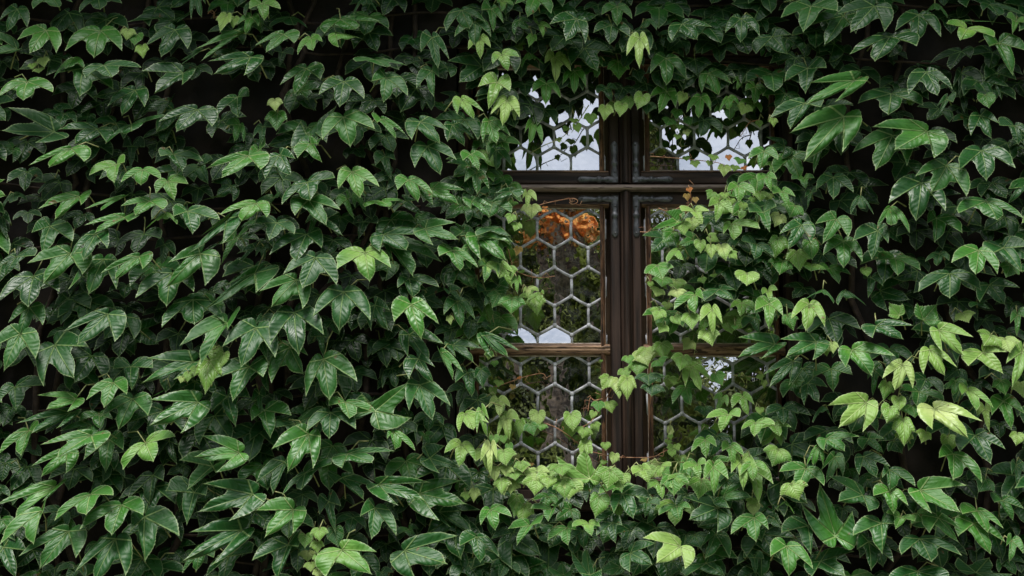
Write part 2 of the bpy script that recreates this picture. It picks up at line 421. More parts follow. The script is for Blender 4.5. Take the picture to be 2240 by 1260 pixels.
def casement(side, upper):
    xa, xb = (GX0, GX1) if side < 0 else (GX2, GX3)           # glass
    inner = xb if side < 0 else xa
    P = empty('casement'); wpart(P)
    PX = PXW
    # stile and rails (front YF), outer edge near the mullion
    st = MB(); gap = .0012
    xi = XM + side * (hw + gap); xbead = inner - side * .0155      # stile from bead to mullion
    zA, zB = (Z(402, YF) + .001, Z(122, YF) - .002) if upper else (Z(1072, YF) + .002, Z(423, YF))
    gz = (zt1, zt0) if upper else (zb1, zl0)
    bt = .012
    st.box(min(xi, xbead), max(xi, xbead), YF, .085, zA, zB, .003)
    xo = X(1026, YF) if side < 0 else X(1715, YF); xob = (xa - bt) if side < 0 else (xb + bt)
    st.box(min(xo, xob), max(xo, xob), YF, .085, zA, zB, .003)
    st.build('stile', M_WOODV, P)
    rl = MB(); xl, xr = min(xob, xbead) + .0003, max(xob, xbead) - .0003
    rl.box(xl, xr, YF + .0015, .084, zA, gz[0] - .004, .003)
    rl.box(xl, xr, YF + .0015, .084, gz[1] + .004, zB, .003)
    rl.build('rail', M_WOODH, P)
    # glazing beads: chamfered strips round the glass
    bv = MB()
    for xs, sg in ((inner, -side), (xa if side < 0 else xb, side)):
        x_in, x_out = xs, xs + (bt + .0032) * (-sg if True else 1)
        a0 = xs; a1 = xs - sg * .0152
        bv.extr([(a0, YG + .004), (a0, YG - .006), (a0 * .55 + a1 * .45, YF + .005), (a1, YF + .001), (a1, YG + .01)], gz[0] - .003, gz[1] + .003, 'z')
    bv.build('glazing_bead', M_BEADV, P)
    bh = MB(); x0, x1 = xa + .0002, xb - .0002
    def hbead(z, up):
        a1 = z + up * .0075
        bh.extr([(z, YG + .004), (z, YG - .006), (z * .6 + a1 * .4, YF + .004), (a1, YF - .001), (a1, YG + .01)], x0 - .012, x1 + .012, 'x')
    if upper:
        hbead(zt1, -1); hbead(zt0, 1)
        rects = [(xa, xb, zt1, zt0)]
        az = Z(301, YG)
        ax = inner - CW / 2 if side < 0 else inner
        ax = inner
        # row whose vertical edges stand at y 301: centres half a pane off the sash edge
        lattice(P, rects, inner + (0 if True else 0), az, YG, M_LEAD, .0045)
    else:
        hbead(zl0, 1); hbead(zb1, -1)
        # glazing bar across
        b = MB(); z1_, z0_ = zl1, zb0
        b.extr([(z1_, YG + .006), (z1_ - .001, YG - .007), (z1_ - .007, YF + .004), (z1_ - .012, YF - .001), (z1_ - .016, YF + .0015), (z1_ - .021, YF), (z0_ + .005, YF + .002), (z0_ + .001, YG - .008), (z0_, YG + .006)], x0 - .012, x1 + .012, 'x')
        b.build('glazing_bar', M_BEADH, P)
        rects = [(xa, xb, zl1, zl0), (xa, xb, zb1, zb0)]
        az = Z(501, YG)
        lattice(P, rects, inner - side * 0 + (-CW / 2 if side < 0 else CW / 2), az, YG, M_LEAD, .0045)
    bh.build('rail_bead', M_BEADH, P)
    pt = MB()
    for (a_, b_, c_, d_) in rects:
        e = .0042
        pt.box(inner - (e if side < 0 else 0), inner + (0 if side < 0 else e), YG - .0075, YG + .002, c_, d_, .001)
        pt.box(a_ + e, b_ - e, YG - .0045, YG + .002, c_, c_ + e * .8, .001)
        pt.box(a_ + e, b_ - e, YG - .0045, YG + .002, d_ - e * .8, d_, .001)
    pt.build('putty', M_PUTTY, P)
    # corner bracket by the mullion
    cx = X(1350, YF) if side < 0 else X(1387, YF)
    cx = X(1351.5, YF, 400) if side < 0 else X(1384, YF, 400)
    br = MB(); ln = X(1351, YF) - X(1262, YF)
    if upper: cz, sz = Z(402, YF) + .004, 1
    else: cz, sz = Z(428, YF) - .001, -1
    strap(br, cx, cz, side, sz, True, ln * 1.05); strap(br, cx, cz, side, sz, False, ln)
    bo = br.build('corner_bracket', M_IRON, P)
    rv = MB(); u = ln / 88
    for a in (22, 79):
        rv.dome((cx + side * 6.5 * u, YF - .004, cz + sz * a * u * 1.05), .0046, .0042)
        rv.dome((cx + side * a * u, YF - .004, cz + sz * 6.5 * u), .0046, .0042)
    ro = rv.build('rivet', M_IRON, P)
    return P
for sd_ in (-1, 1):
    for up_ in (True, False): casement(sd_, up_)

# inner (winter) window a hand's breadth behind, seen through the glass
inn = empty('inner_window', (XM, .20, Z(1080, .2)))
tag(inn, 'second leaded window standing just behind the outer panes, in plain brown wood', 'window')
IY = .145
iw = MB()
iz0, iz1 = Z(1085, IY), Z(90, IY)
iw.box(X(1313, IY), XM - .004, IY - .012, IY + .03, iz0, iz1); iw.box(XM + .004, X(1428, IY), IY - .012, IY + .03, iz0, iz1)
iw.box(X(1000, IY), X(1032, IY), IY - .012, IY + .03, iz0, iz1); iw.box(X(1712, IY), X(1745, IY), IY - .012, IY + .03, iz0, iz1)
o = iw.build('stile', M_INWOOD, inn); o.matrix_parent_inverse = Matrix.Translation(-inn.location)
iw = MB()
for a, b in ((Z(474, IY), Z(440, IY)), (Z(1080, IY), Z(1052, IY)), (Z(400, IY), Z(372, IY)), (Z(130, IY), Z(100, IY))):
    iw.box(X(1032, IY) + .001, X(1313, IY) - .001, IY - .011, IY + .028, a, b); iw.box(X(1428, IY) + .001, X(1712, IY) - .001, IY - .011, IY + .028, a, b)
o = iw.build('rail', M_INWOODH, inn); o.matrix_parent_inverse = Matrix.Translation(-inn.location)
li = lattice(inn, [(X(1032, IY), X(1313, IY), Z(1052, IY), Z(474, IY)), (X(1428, IY), X(1712, IY), Z(1052, IY), Z(474, IY))], X(1277, IY), Z(533, IY), IY, M_LEAD_IN, .0038, glass=False, nodes=False)
li.matrix_parent_inverse = Matrix.Translation(-inn.location)

# ------------------------------------------------------------ ivy leaves
def catmull(P, n):
    P = np.array(P, float); R = []
    for i in range(len(P) - 1):
        p0 = P[max(i - 1, 0)]; p1 = P[i]; p2 = P[i + 1]; p3 = P[min(i + 2, len(P) - 1)]
        for k in range(n):
            t = k / n
            R.append(.5 * ((2 * p1) + (-p0 + p2) * t + (2 * p0 - 5 * p1 + 4 * p2 - p3) * t * t + (-p0 + 3 * p1 - 3 * p2 + p3) * t ** 3))
    R.append(P[-1]); return np.array(R)
LT = np.array((.825, -.675))
def half3(sin_, wid):
    A = [(0, .0), (.04, .10), (.13, .18), (.26, .205), (.42, .15), (.57 * wid, .035), (.68 * wid, -.11), (.765 * wid, -.27), (.792, -.42), (.806, -.55), tuple(LT)]
    B = [tuple(LT), (.775, -.603), (.70, -.527), (.60, -.445), (.49, -.372), (.40 * sin_, -.325 * sin_), (.335 * sin_, -.355 * sin_), (.285, -.44), (.268, -.53), (.262, -.62), (.22, -.735), (.145, -.84), (.07, -.92), (.026, -.98), (0, -1.06)]
    return A, B
def outline3(rnd, n=3, teeth=.012):
    H = []
    for sgn in (1, -1):
        A, B = half3(rnd.uniform(.85, 1.12), rnd.uniform(.95, 1.04))
        a = catmull(A, n)[:-1]; b = catmull(B, n); h = np.vstack([a, b])
        d = np.gradient(h, axis=0); d /= np.linalg.norm(d, axis=1)[:, None] + 1e-9
        nn = np.stack([-d[:, 1], d[:, 0]], 1); m = len(h)
        tt = np.array([rnd.uniform(.3, 1.0) * (1 if k % 2 else -.5) for k in range(m)]) * teeth
        tt[:4] = 0; tt[len(a) - 1:len(a) + 2] = 0; tt[-2:] = 0
        h = h + nn * tt[:, None]
        h[:, 0] *= sgn; H.append(h)
    return np.vstack([H[0], H[1][::-1][1:-1]])
def outline1(rnd, n=3, teeth=.048):
    P = [(0, 0), (.09, .09), (.23, .16), (.40, .15), (.53, .02), (.58, -.18), (.555, -.38), (.44, -.57), (.28, -.74), (.12, -.89), (.045, -.98), (0, -1.08)]
    if rnd.random() < .8: P = [(0, 0), (.06, .07), (.18, .12), (.36, .11), (.50, .03), (.60, -.11), (.69, -.30), (.70, -.46), (.56, -.46), (.44, -.55), (.31, -.70), (.15, -.87), (.05, -.98), (0, -1.10)]
    H = []
    for sgn in (1, -1):
        h = catmull(P, n)
        m = len(h); tt = np.array([rnd.uniform(.3, 1) * (1 if k % 2 else -.6) for k in range(m)]) * teeth; tt[:5] = 0; tt[-2:] = 0
        h = h * (1 + tt[:, None] * 1.3); h[:, 0] *= sgn; H.append(h)
    return np.vstack([H[0], H[1][::-1][1:-1]])
_r = random.Random(11)
OUT3 = [outline3(_r) for _ in range(14)]; OUT1 = [outline1(_r) for _ in range(16)]
OUT3L = [outline3(_r, 2) for _ in range(6)]
RINGS = (.22, .45, .68, .86, .955, 1.0)
VA = np.array((0, .91, 1.75))

def leaf_geo(J, Lv, Cv, Rv, k_out, outl, rnd, size, heart=False, rings=RINGS, dn=(0, -1)):
    """J: stalk point; Lv, Cv, Rv: lobe-tip vectors (x, z) in the plane of the wall; returns verts, uvs, edge, faces"""
    n = len(outl); R = len(rings)
    uv = np.vstack([np.zeros((1, 2))] + [outl * t for t in rings]); e = np.concatenate([[0]] + [np.full(n, t) for t in rings])
    u, v = uv[:, 0], uv[:, 1]; au = np.abs(u)
    if heart:
        a = u / .56 * np.where(u > 0, rnd.uniform(.8, 1.12), rnd.uniform(.8, 1.12)); P = a[:, None] * np.array(Rv) + (-v)[:, None] * np.array(Cv)
    else:
        a = au / LT[0]; b = -(v - a * LT[1])             # v = a*LT.y - b
        side = np.where((u >= 0)[:, None], np.array(Rv)[None], np.array(Lv)[None])
        P = a[:, None] * side + b[:, None] * np.array(Cv)[None]
    r = np.hypot(u, v); ang = np.arctan2(au, -v)
    dist = np.min(np.abs(ang[:, None] - VA[None]), axis=1)
    bulge = np.clip(dist / .44, 0, 1) * r * .048 * size
    drop = (P[:, 0] * dn[0] + P[:, 1] * dn[1]) / size
    s_ = .62 * drop + .38 * r
    f = np.where(s_ > 0, s_ * (1.75 - .75 * np.clip(s_, 0, 1.2)), s_ * .9)
    out_ = k_out * size * f
    ph = [rnd.uniform(0, 6.28) for _ in range(4)]
    wav = size * (.035 * np.sin(u * 4.3 + v * 2.2 + ph[0]) + .022 * np.sin(u * -6.1 + v * 5.5 + ph[1])) * r
    rimw = size * .028 * np.sin(ang * 9 + ph[2] + np.sign(u)) * np.clip(e - .5, 0, 1) * 2 * np.clip(r, 0, 1)
    tipn = np.clip(1 - dist / .2, 0, 1) * np.clip(r - .75, 0, .3) * 3
    curl = -size * rnd.uniform(.02, .10) * np.clip(e, 0, 1) ** 6 * np.clip(r * 1.4, 0, 1) * (1 - tipn) + size * .05 * tipn * e ** 4
    out_ = out_ + bulge + wav + rimw + curl
    V = np.zeros((len(P), 3)); V[:, 0] = J[0] + P[:, 0]; V[:, 2] = J[2] + P[:, 1]; V[:, 1] = J[1] - out_
    F = []
    base = 1
    tri = np.stack([np.zeros(n, int), base + np.arange(n), base + (np.arange(n) + 1) % n], 1)
    q = []
    for k in range(R - 1):
        a0 = base + k * n; a1 = a0 + n; i = np.arange(n); j = (i + 1) % n
        q.append(np.stack([a0 + i, a1 + i, a1 + j, a0 + j], 1))
    return V, uv, e, tri, np.vstack(q)

class Leaves:
    def __init__(s): s.V = []; s.UV = []; s.I = []; s.T = []; s.Q = []; s.n = 0
    def add(s, g, rnd, age_shade, red=0.0):
        V, uv, e, t, q = g
        s.V.append(V); s.UV.append(uv); s.T.append(t + s.n); s.Q.append(q + s.n)
        I = np.zeros((len(V), 4)); I[:, 0] = e; I[:, 1] = rnd; I[:, 2] = age_shade; I[:, 3] = red; s.I.append(I); s.n += len(V)
    def build(s, name, parent, origin=(0, 0, 0), mat=None):
        V = np.vstack(s.V) - np.array(origin); UV = np.vstack(s.UV); I = np.vstack(s.I); T = np.vstack(s.T); Q = np.vstack(s.Q)
        me = bpy.data.meshes.new(name); nt_, nq = len(T), len(Q)
        me.vertices.add(len(V)); me.vertices.foreach_set('co', V.astype(np.float32).ravel())
        li_ = np.concatenate([T.ravel(), Q.ravel()]).astype(np.int32)
        me.loops.add(len(li_)); me.loops.foreach_set('vertex_index', li_)
        me.polygons.add(nt_ + nq)
        st = np.concatenate([np.arange(nt_) * 3, nt_ * 3 + np.arange(nq) * 4]).astype(np.int32)
        me.polygons.foreach_set('loop_start', st)
        me.polygons.foreach_set('use_smooth', np.ones(nt_ + nq, bool))
        me.update(calc_edges=True)
        ul = me.uv_layers.new(name='leaf'); ul.data.foreach_set('uv', UV[li_].astype(np.float32).ravel())
        ca = me.color_attributes.new('info', 'FLOAT_COLOR', 'POINT'); ca.data.foreach_set('color', I.astype(np.float32).ravel())
        me.validate()
        o = bpy.data.objects.new(name, me); S.collection.objects.link(o); me.materials.append(mat or ML)
        o.location = origin
        if parent is not None:
            o.parent = parent; o.matrix_parent_inverse = Matrix.Translation(-parent.location)
        return o

DATA = """@0 0
150 80 0 175 65 260 235 240 m
405 265 165 350 270 450 495 465 g
600 110 440 210 475 275 705 315 k
880 270 580 435 830 490 1060 440 m
150 430 -60 300 -30 470 50 480 m
1610 135 1140 185 1385 275 1560 220 k
1530 260 1290 400 1415 480 1640 430 m
640 510 475 680 600 590 735 600 m
910 570 755 680 980 675 1220 585 M
730 600 525 640 700 830 980 780 m
240 715 0 840 210 870 455 805 G
2190 500 1840 540 1895 635 2140 665 P
2130 290 1725 430 1790 515 2050 330 p
1750 450 1555 580 1600 520 1650 470 m
1600 640 1255 620 1375 800 1600 755 m
1180 790 950 930 1075 990 1265 940 m
1250 640 1065 780 1255 815 1300 700 k
1500 880 1250 995 1410 1020 1480 900 k
1725 960 1400 1060 1560 1140 1850 1105 M
2080 850 1905 1005 2085 1010 2180 850 m
475 1155 80 945 45 1145 330 1260 m
850 1130 525 1130 670 1255 930 1250 m
1150 1090 930 1250 1155 1155 1430 1015 m
1470 1130 1260 1210 1445 1240 1545 1110 k
2100 1090 1975 1100 2055 1225 2130 1240 m
450 -40 300 75 515 60 630 20 m
860 -20 700 100 880 80 1060 30 m
1730 -60 1675 160 1765 140 1800 40 m
2200 150 2075 215 2150 290 2260 230 g
2200 20 2150 140 2240 80 2290 60 m
1120 260 1110 350 110 v
1200 300 1180 400 120 g
1245 400 1255 510 100 v
1985 130 1930 280 100 v
2050 150 2040 245 90 v
380 510 390 590 90 v
280 560 285 610 70 v
340 600 345 640 80 v
100 520 100 610 100 k
@0 315
620 40 265 180 445 190 735 155 G
1020 180 790 270 1005 330 1095 170 g
1250 225 1065 330 1235 350 1400 305 G
1155 20 1080 30 1140 200 1260 30 k
1520 90 1410 110 1590 225 1770 150 m
1750 200 1620 300 1815 335 1860 140 k
2170 105 1820 215 1955 280 2280 230 G
480 300 350 430 530 310 640 330 k
690 460 345 560 500 645 710 540 g
1090 465 745 565 895 575 1040 500 g
1310 500 1065 540 1190 615 1425 575 G
1470 330 1370 430 1520 480 1640 350 g
1080 640 745 705 845 770 1125 690 G
1450 600 1270 750 1420 650 1545 700 G
1640 590 1530 640 1680 770 1915 665 M
1680 520 1430 560 1560 540 1900 450 m
2240 520 1930 615 2125 665 2330 640 G
1990 650 1780 800 1660 940 1950 870 M
440 720 290 780 370 945 630 850 m
840 790 615 990 740 1005 935 910 P
1260 790 1010 900 1190 950 1400 830 k
1215 985 890 1130 1020 1170 1250 1100 G
610 960 260 1045 395 1200 720 1140 M
1750 960 1480 1040 1465 1230 1795 1235 P
1930 860 1755 950 1800 940 1950 870 k
2060 830 1930 880 1945 1030 2170 760 p
905 1010 610 1260 790 1290 1010 1260 m
295 1160 0 1375 250 1410 510 1290 m
140 990 -20 1080 45 1145 300 980 m
120 430 15 590 120 500 235 495 k
20 640 -60 740 60 820 100 700 k
2240 660 2070 770 2180 740 2300 720 m
2230 910 2080 960 2090 1050 2230 930 m
1440 880 1360 920 1415 1050 1530 980 k
2230 1130 1975 1240 1830 1420 2240 1300 p
1510 1130 1200 1340 1460 1395 1690 1290 m
@0 630
260 170 80 300 175 400 370 320 m
175 405 -60 520 45 700 305 615 P
940 230 570 385 690 475 1005 465 P
590 90 470 200 535 305 780 180 k
1090 380 830 540 1045 590 1225 480 k
1690 100 1430 335 1700 300 1950 290 m
1985 305 1590 500 1770 650 2000 380 M
2240 350 1960 510 2115 670 2400 600 M
480 500 390 845 640 770 770 520 m
1145 690 1000 710 1150 875 1330 700 m
990 830 765 975 920 1030 1105 930 G
1160 970 885 1125 1045 1220 1290 1115 m
1690 650 1295 620 1280 815 1520 800 m
660 970 340 940 420 1055 600 1080 g
1730 1000 1325 985 1345 1185 1590 1260 P
2180 690 1860 800 2045 970 2300 780 P
1990 950 1860 1080 2055 1190 2180 960 m
130 870 0 980 140 1055 380 850 k
620 1090 160 1180 300 1260 500 1230 p
1490 870 1235 1000 1380 930 1450 900 g
1560 400 1370 480 1540 580 1680 570 k
870 1110 700 1160 880 1230 980 1150 m
800 1200 530 1250 640 1330 800 1310 m
1900 520 1850 640 140 v
1960 570 1920 710 110 V
1830 640 1800 910 180 V
1720 690 1700 770 90 V
1650 740 1640 820 80 V
1600 780 1580 830 60 V
@0 945
250 -10 0 190 190 190 330 10 g
800 30 370 110 515 210 840 150 G
960 70 740 240 925 325 1080 160 m
1275 100 1085 320 1340 245 1520 40 G
585 180 280 300 370 375 580 360 p
480 480 -20 640 150 740 380 610 p
370 690 10 970 300 960 390 720 G
790 545 490 765 760 710 985 555 G
1065 640 715 845 985 880 1245 725 M
600 870 180 1080 365 1170 665 1095 M
1010 935 675 1215 830 1290 1095 1250 M
1265 745 1150 870 1265 1100 1555 905 m
2090 180 1775 40 1730 215 1900 345 P
2210 545 1790 460 1770 685 2015 770 P
2115 860 1680 880 1640 1105 1860 1155 P
1340 380 1130 580 1310 615 1430 430 k
1860 300 1580 250 1655 490 1890 360 p
1700 530 1460 520 1640 790 1800 560 m
1480 80 1390 200 1540 265 1560 120 k
30 1010 -60 1180 130 1260 230 1040 m
650 380 600 400 650 480 720 420 k
600 730 530 740 575 860 650 740 k
930 250 860 300 905 425 1085 395 k
1750 1050 1600 1230 1720 1200 1870 1100 m
2000 1090 1810 1260 1950 1300 2200 1060 m
180 320 0 520 70 430 150 380 p
1350 1180 1150 1300 1340 1350 1600 1230 k
480 1190 370 1230 480 1300 640 1200 k
@560 0
50 30 -50 80 70 165 210 80 G
960 -30 860 125 970 30 1060 110 m
740 170 610 290 860 260 1070 185 m
700 290 725 410 850 330 925 335 G
240 300 0 400 100 450 330 380 P
480 330 370 475 500 435 580 370 G
1040 520 885 545 1145 585 1310 575 P
440 600 220 740 345 805 560 700 m
770 715 560 830 735 920 940 865 M
1140 680 1020 720 1115 880 1320 835 M
1800 90 1670 270 1865 240 2000 190 m
1920 190 1745 320 1915 380 2050 320 m
1540 330 1450 460 1590 580 1685 520 m
1540 620 1410 770 1555 830 1600 680 m
1400 540 1320 570 1465 620 1450 540 k
1800 870 1765 1000 1900 1030 1985 975 G
2110 720 1950 760 2040 940 2215 800 V
2195 880 2060 1000 2160 1085 2300 1020 V
765 1025 590 1220 820 1260 1030 1130 P
1100 1045 1065 1085 1215 1200 1300 1170 G
1440 1065 1370 1220 1600 1245 1680 1140 M
1720 1090 1680 1240 1815 1260 1900 1210 m
2040 1060 1990 1245 2100 1245 2220 1190 G
190 985 180 1140 150 p
165 870 170 970 110 v
480 1260 400 1060 690 935 590 1200 m
1960 340 1860 435 1965 500 2050 420 v
2150 480 2075 560 2200 610 2300 500 G
2060 80 1980 100 2075 265 2160 200 g
2150 10 2110 30 2150 95 2250 50 g
1250 860 1170 870 1290 1000 1310 900 k
1470 850 1400 880 1455 960 1530 880 k
1600 900 1500 950 1650 970 1735 1000 k
230 460 160 450 205 575 320 480 k
60 1110 -20 1200 50 1250 140 1120 m
450 870 370 890 500 960 590 850 k
1900 580 1790 650 1900 700 1940 600 k
20 190 -30 230 40 285 70 210 m
300 150 130 240 330 220 445 245 k
@560 315
210 95 90 300 300 260 345 140 M
480 0 370 120 570 145 550 10 g
450 335 235 520 475 485 680 300 M
840 245 730 390 905 455 1070 370 G
1130 110 1050 190 1180 300 1220 145 k
1500 20 1395 200 1605 250 1745 135 M
1880 90 1815 150 1945 220 2020 150 G
1930 250 1830 330 1935 425 2035 390 P
2100 50 2040 150 2100 215 2230 190 m
1335 315 1245 400 1410 490 1540 430 G
1540 390 1550 525 1755 520 1820 405 P
150 470 -20 530 70 590 190 480 m
460 490 350 625 605 695 730 575 P
800 480 720 560 855 640 830 480 p
1100 500 960 550 1165 550 1285 495 G
890 440 870 560 960 580 960 460 m
1310 500 1220 590 1450 605 1400 500 k
2070 510 1885 570 2040 635 2230 600 P
180 690 -10 700 120 830 330 790 M
560 690 620 720 745 795 720 600 m
440 790 130 960 355 1015 570 910 m
520 640 430 700 460 810 560 690 m
520 995 250 1140 415 1245 695 1225 M
955 950 720 1090 990 1180 1175 1085 G
1120 790 1090 945 1300 920 1500 790 M
1160 860 1200 1010 1355 1135 1600 1020 m
1480 740 1550 885 1750 830 1740 690 P
1720 930 1610 985 1780 1095 1935 1080 G
1810 770 1740 830 1910 930 1930 800 m
1940 800 1970 1010 2170 1005 2240 860 P
2010 1060 1940 1080 2000 1200 2120 1130 G
2180 1080 2130 1170 120 V
2210 1080 2235 1180 120 V
1340 1180 1245 1260 1370 1330 1590 1250 m
1700 1190 1600 1230 1780 1340 1960 1260 k
350 1190 40 1290 150 1405 405 1435 M
120 1130 -60 1200 60 1150 200 1090 m
60 900 0 980 70 1010 130 930 k
940 680 850 700 900 820 1060 700 k
20 60 -60 130 10 240 80 20 g
2140 430 2050 430 2160 490 2240 450 p
1970 920 1920 930 1980 1010 2005 920 k
@560 630
765 35 510 245 730 345 990 275 M
1040 150 1010 365 1145 350 1170 200 m
1360 145 1215 290 1440 425 1590 310 G
1350 10 1320 110 1490 130 1500 20 m
1760 120 1650 230 1790 330 1910 270 m
1700 30 1690 60 1800 125 1790 10 m
2010 20 1950 50 2070 165 2190 160 m
335 215 130 490 370 555 585 405 M
25 360 -60 480 90 610 140 490 M
60 250 0 320 45 370 225 320 m
575 420 480 430 590 595 630 440 m
590 625 445 940 640 955 875 815 P
300 520 145 820 405 735 450 590 M
1090 490 985 605 1140 680 1310 560 k
1340 410 1335 600 1500 635 1630 490 m
1420 620 1345 790 1545 820 1560 690 M
1615 565 1660 690 1715 785 1810 740 G
1720 500 1750 600 1890 640 1975 530 m
2000 420 2060 600 2190 590 2290 540 P
1190 700 1110 870 1220 860 1330 800 k
1430 850 1345 1065 1535 1135 1695 1030 M
1850 740 1750 830 1885 935 2000 890 m
1040 1075 940 930 1330 835 1350 1130 P
780 1000 645 1030 815 1130 1040 1090 G
655 1090 450 1250 640 1300 865 1230 M
75 1070 -30 1160 120 1290 300 1115 m
340 1190 140 1230 350 1320 590 1080 m
460 990 300 1060 420 1020 540 1040 k
30 930 -30 1000 40 1100 85 960 m
1830 1100 1780 1255 1900 1230 2030 1180 V
80 700 -40 820 110 900 130 760 m
1690 960 1620 1030 1690 1125 1720 1050 k
1230 1200 1030 1260 1200 1340 1400 1260 m
2120 980 2040 1050 2130 1120 2220 1040 V
2180 1080 2150 1160 150 v
1690 250 1705 320 60 v
2040 560 2050 610 60 g
2085 640 2090 690 60 g
1940 350 1950 410 90 k
@560 945
460 20 150 145 290 325 495 310 P
250 260 10 440 155 520 290 330 m
430 360 240 545 400 495 650 285 M
805 190 760 310 1000 265 1200 165 M
1200 0 1150 60 1215 140 1385 160 G
755 400 700 450 925 575 1065 490 m
1075 460 1240 635 1440 585 1510 445 P
1430 540 1600 765 1800 620 1790 430 p
1520 230 1605 355 1765 305 1650 130 m
1800 110 1655 185 1780 290 1915 250 G
325 680 10 690 95 900 320 880 G
635 610 560 720 690 860 740 650 m
1040 665 920 740 1010 915 1220 900 M
755 1030 620 1260 990 1225 1045 1050 G
1300 1040 1400 1290 1640 1145 1750 915 P
280 990 -20 1120 190 1270 370 1010 M
1930 920 1790 1000 1960 1125 2120 1090 M
2050 680 1970 810 2090 845 2230 740 G
1600 700 1700 830 1875 880 1950 685 k
2000 420 1890 490 2010 520 2050 450 k
430 900 430 1010 120 V
555 845 555 950 120 V
535 960 535 1060 110 V
460 1045 450 1130 120 v
555 1070 560 1150 100 V
480 1145 480 1220 90 V
550 1200 555 1290 90 V
2010 190 1920 265 2050 360 2080 200 V
2160 170 2190 290 150 V
2190 300 2190 390 110 V
2090 320 2090 430 90 V
2150 410 2150 540 110 V
2215 450 2220 530 90 V
1910 500 1905 610 90 v
1840 530 1840 600 70 v
690 850 720 1000 140 p
1340 850 1240 900 1400 940 1420 850 k
1150 850 1180 900 1250 980 1270 860 k
1480 30 1430 40 1510 110 1560 30 m
1100 1230 1070 1290 1150 1330 1200 1230 m
2180 1150 2060 1180 2130 1270 2300 1240 m
@1120 0
200 -20 30 40 140 135 335 115 M
565 165 340 215 480 345 635 375 M
920 60 790 130 920 215 1045 160 m
870 220 720 290 855 375 1025 325 m
1180 170 1090 290 1150 240 1260 260 m
1490 210 1405 355 1610 335 1735 240 M
1760 180 1650 290 1865 260 1850 180 k
2005 165 1870 290 2000 355 2160 310 M
635 420 525 570 740 605 870 465 M
1115 335 1005 490 1115 575 1200 480 V
1345 510 1215 640 1350 730 1520 690 M
1720 640 1665 810 1805 820 1915 735 G
2000 680 1930 730 1970 780 2070 720 g
150 460 90 595 180 510 285 575 G
375 500 290 560 380 705 510 620 V
550 620 445 745 545 805 645 765 g
300 730 180 810 295 900 420 855 G
180 1070 110 1170 150 1245 260 1255 G
930 540 935 690 150 g
1090 620 1125 720 110 k
2130 760 2040 800 2120 900 2240 870 G
1650 850 1530 985 1635 1020 1735 970 G
1895 850 1815 985 1900 950 1985 920 G
1355 800 1210 850 1290 975 1425 940 G
1020 850 1035 955 130 V
1145 830 1100 955 130 V
965 910 945 1020 120 V
815 930 805 1055 110 V
685 1000 690 1095 100 V
890 890 910 970 110 v
545 1040 540 1080 70 V
560 1090 580 1165 80 V
1500 820 1465 920 90 V
1450 960 1435 1045 80 g
1525 1030 1565 1105 80 g
1465 1090 1460 1140 55 V
1520 1140 1540 1195 60 V
1450 1180 1440 1225 60 V
480 1110 450 1150 60 v
400 1210 420 1250 50 v
830 770 745 820 870 880 920 790 m
1190 900 1175 1000 130 k
1680 1050 1570 1090 1650 1190 1830 1160 k
2180 380 2150 430 2180 490 2280 450 m
70 170 25 300 140 250 170 200 m
240 220 200 200 270 320 340 250 g
180 310 150 410 90 g
60 400 0 450 90 440 130 390 v
1310 330 1260 300 1320 410 1380 330 k
740 540 680 620 725 670 790 580 g
30 960 -40 1000 30 1055 70 930 V
1380 1040 1350 1100 110 g
2040 920 2010 1005 120 v
500 930 390 970 510 1000 560 900 k
2160 1060 2170 1120 60 v
1600 520 1620 660 200 k
@1400 315
1085 65 950 130 1055 215 1200 140 G
1110 290 1030 330 1145 405 1195 310 G
860 370 765 420 865 500 1000 440 G
1245 420 1165 440 1300 550 1355 460 G
735 190 730 285 100 V
690 520 600 550 665 670 800 610 G
800 700 730 790 820 830 1040 740 G
1080 600 960 600 1130 760 1190 550 P
480 590 370 590 545 690 600 590 V
450 660 460 765 130 v
370 690 390 790 120 V
250 740 250 820 80 V
330 680 200 760 110 750 220 600 G
290 770 200 860 160 g
340 920 240 1040 380 1010 420 1100 G
430 900 400 1020 470 1000 530 950 m
530 850 530 950 100 V
620 890 625 1000 100 V
710 890 750 1015 120 V
790 950 850 1005 70 V
600 810 690 850 90 v
1020 880 890 850 1005 1000 1165 985 M
1410 710 1225 790 1305 905 1490 865 P
1715 660 1540 700 1610 850 1815 810 P
1370 940 1395 1105 170 g
1490 860 1505 1010 150 g
1210 820 1180 990 150 g
1225 620 1180 720 120 v
1360 540 1310 640 160 g
1250 1020 1220 1140 180 g
1500 1050 1490 1115 200 g
935 1130 930 1240 210 V
150 1060 190 1180 210 G
1690 290 1545 400 1690 470 1860 420 m
1930 460 1850 610 1960 560 2040 610 M
2190 555 2080 740 2190 700 2350 770 P
2080 760 1870 850 2035 990 2160 870 M
1780 850 1610 970 1780 1070 1940 1020 m
1435 300 1330 310 1450 385 1520 300 m
1490 430 1440 470 1470 540 1540 420 m
1660 1090 1590 1110 1735 1215 1840 1140 m
1970 1090 1990 1160 90 v
2150 1050 2090 1090 2250 1130 2230 1020 k
1050 420 1050 500 120 v
1120 440 1130 510 100 v
1560 30 1470 110 1525 230 1640 60 m
640 420 590 480 90 g
740 430 740 480 80 V
790 480 795 550 80 v
905 520 900 585 70 v
990 470 980 520 70 v
410 440 415 500 55 o
480 470 490 520 50 o
425 385 440 425 50 r
400 110 410 150 60 v
480 150 490 210 70 v
610 150 600 195 60 v
650 100 640 150 80 v
770 100 780 150 60 r
830 190 820 240 80 v
900 200 920 230 60 r
880 130 860 180 100 g
150 790 150 830 40 v
60 780 70 800 45 o
90 1210 90 1255 50 v
370 1200 380 1250 60 v
200 1170 190 1250 130 g
310 1190 320 1280 130 g
540 1170 560 1220 70 g
640 1140 650 1170 60 v
@1400 630
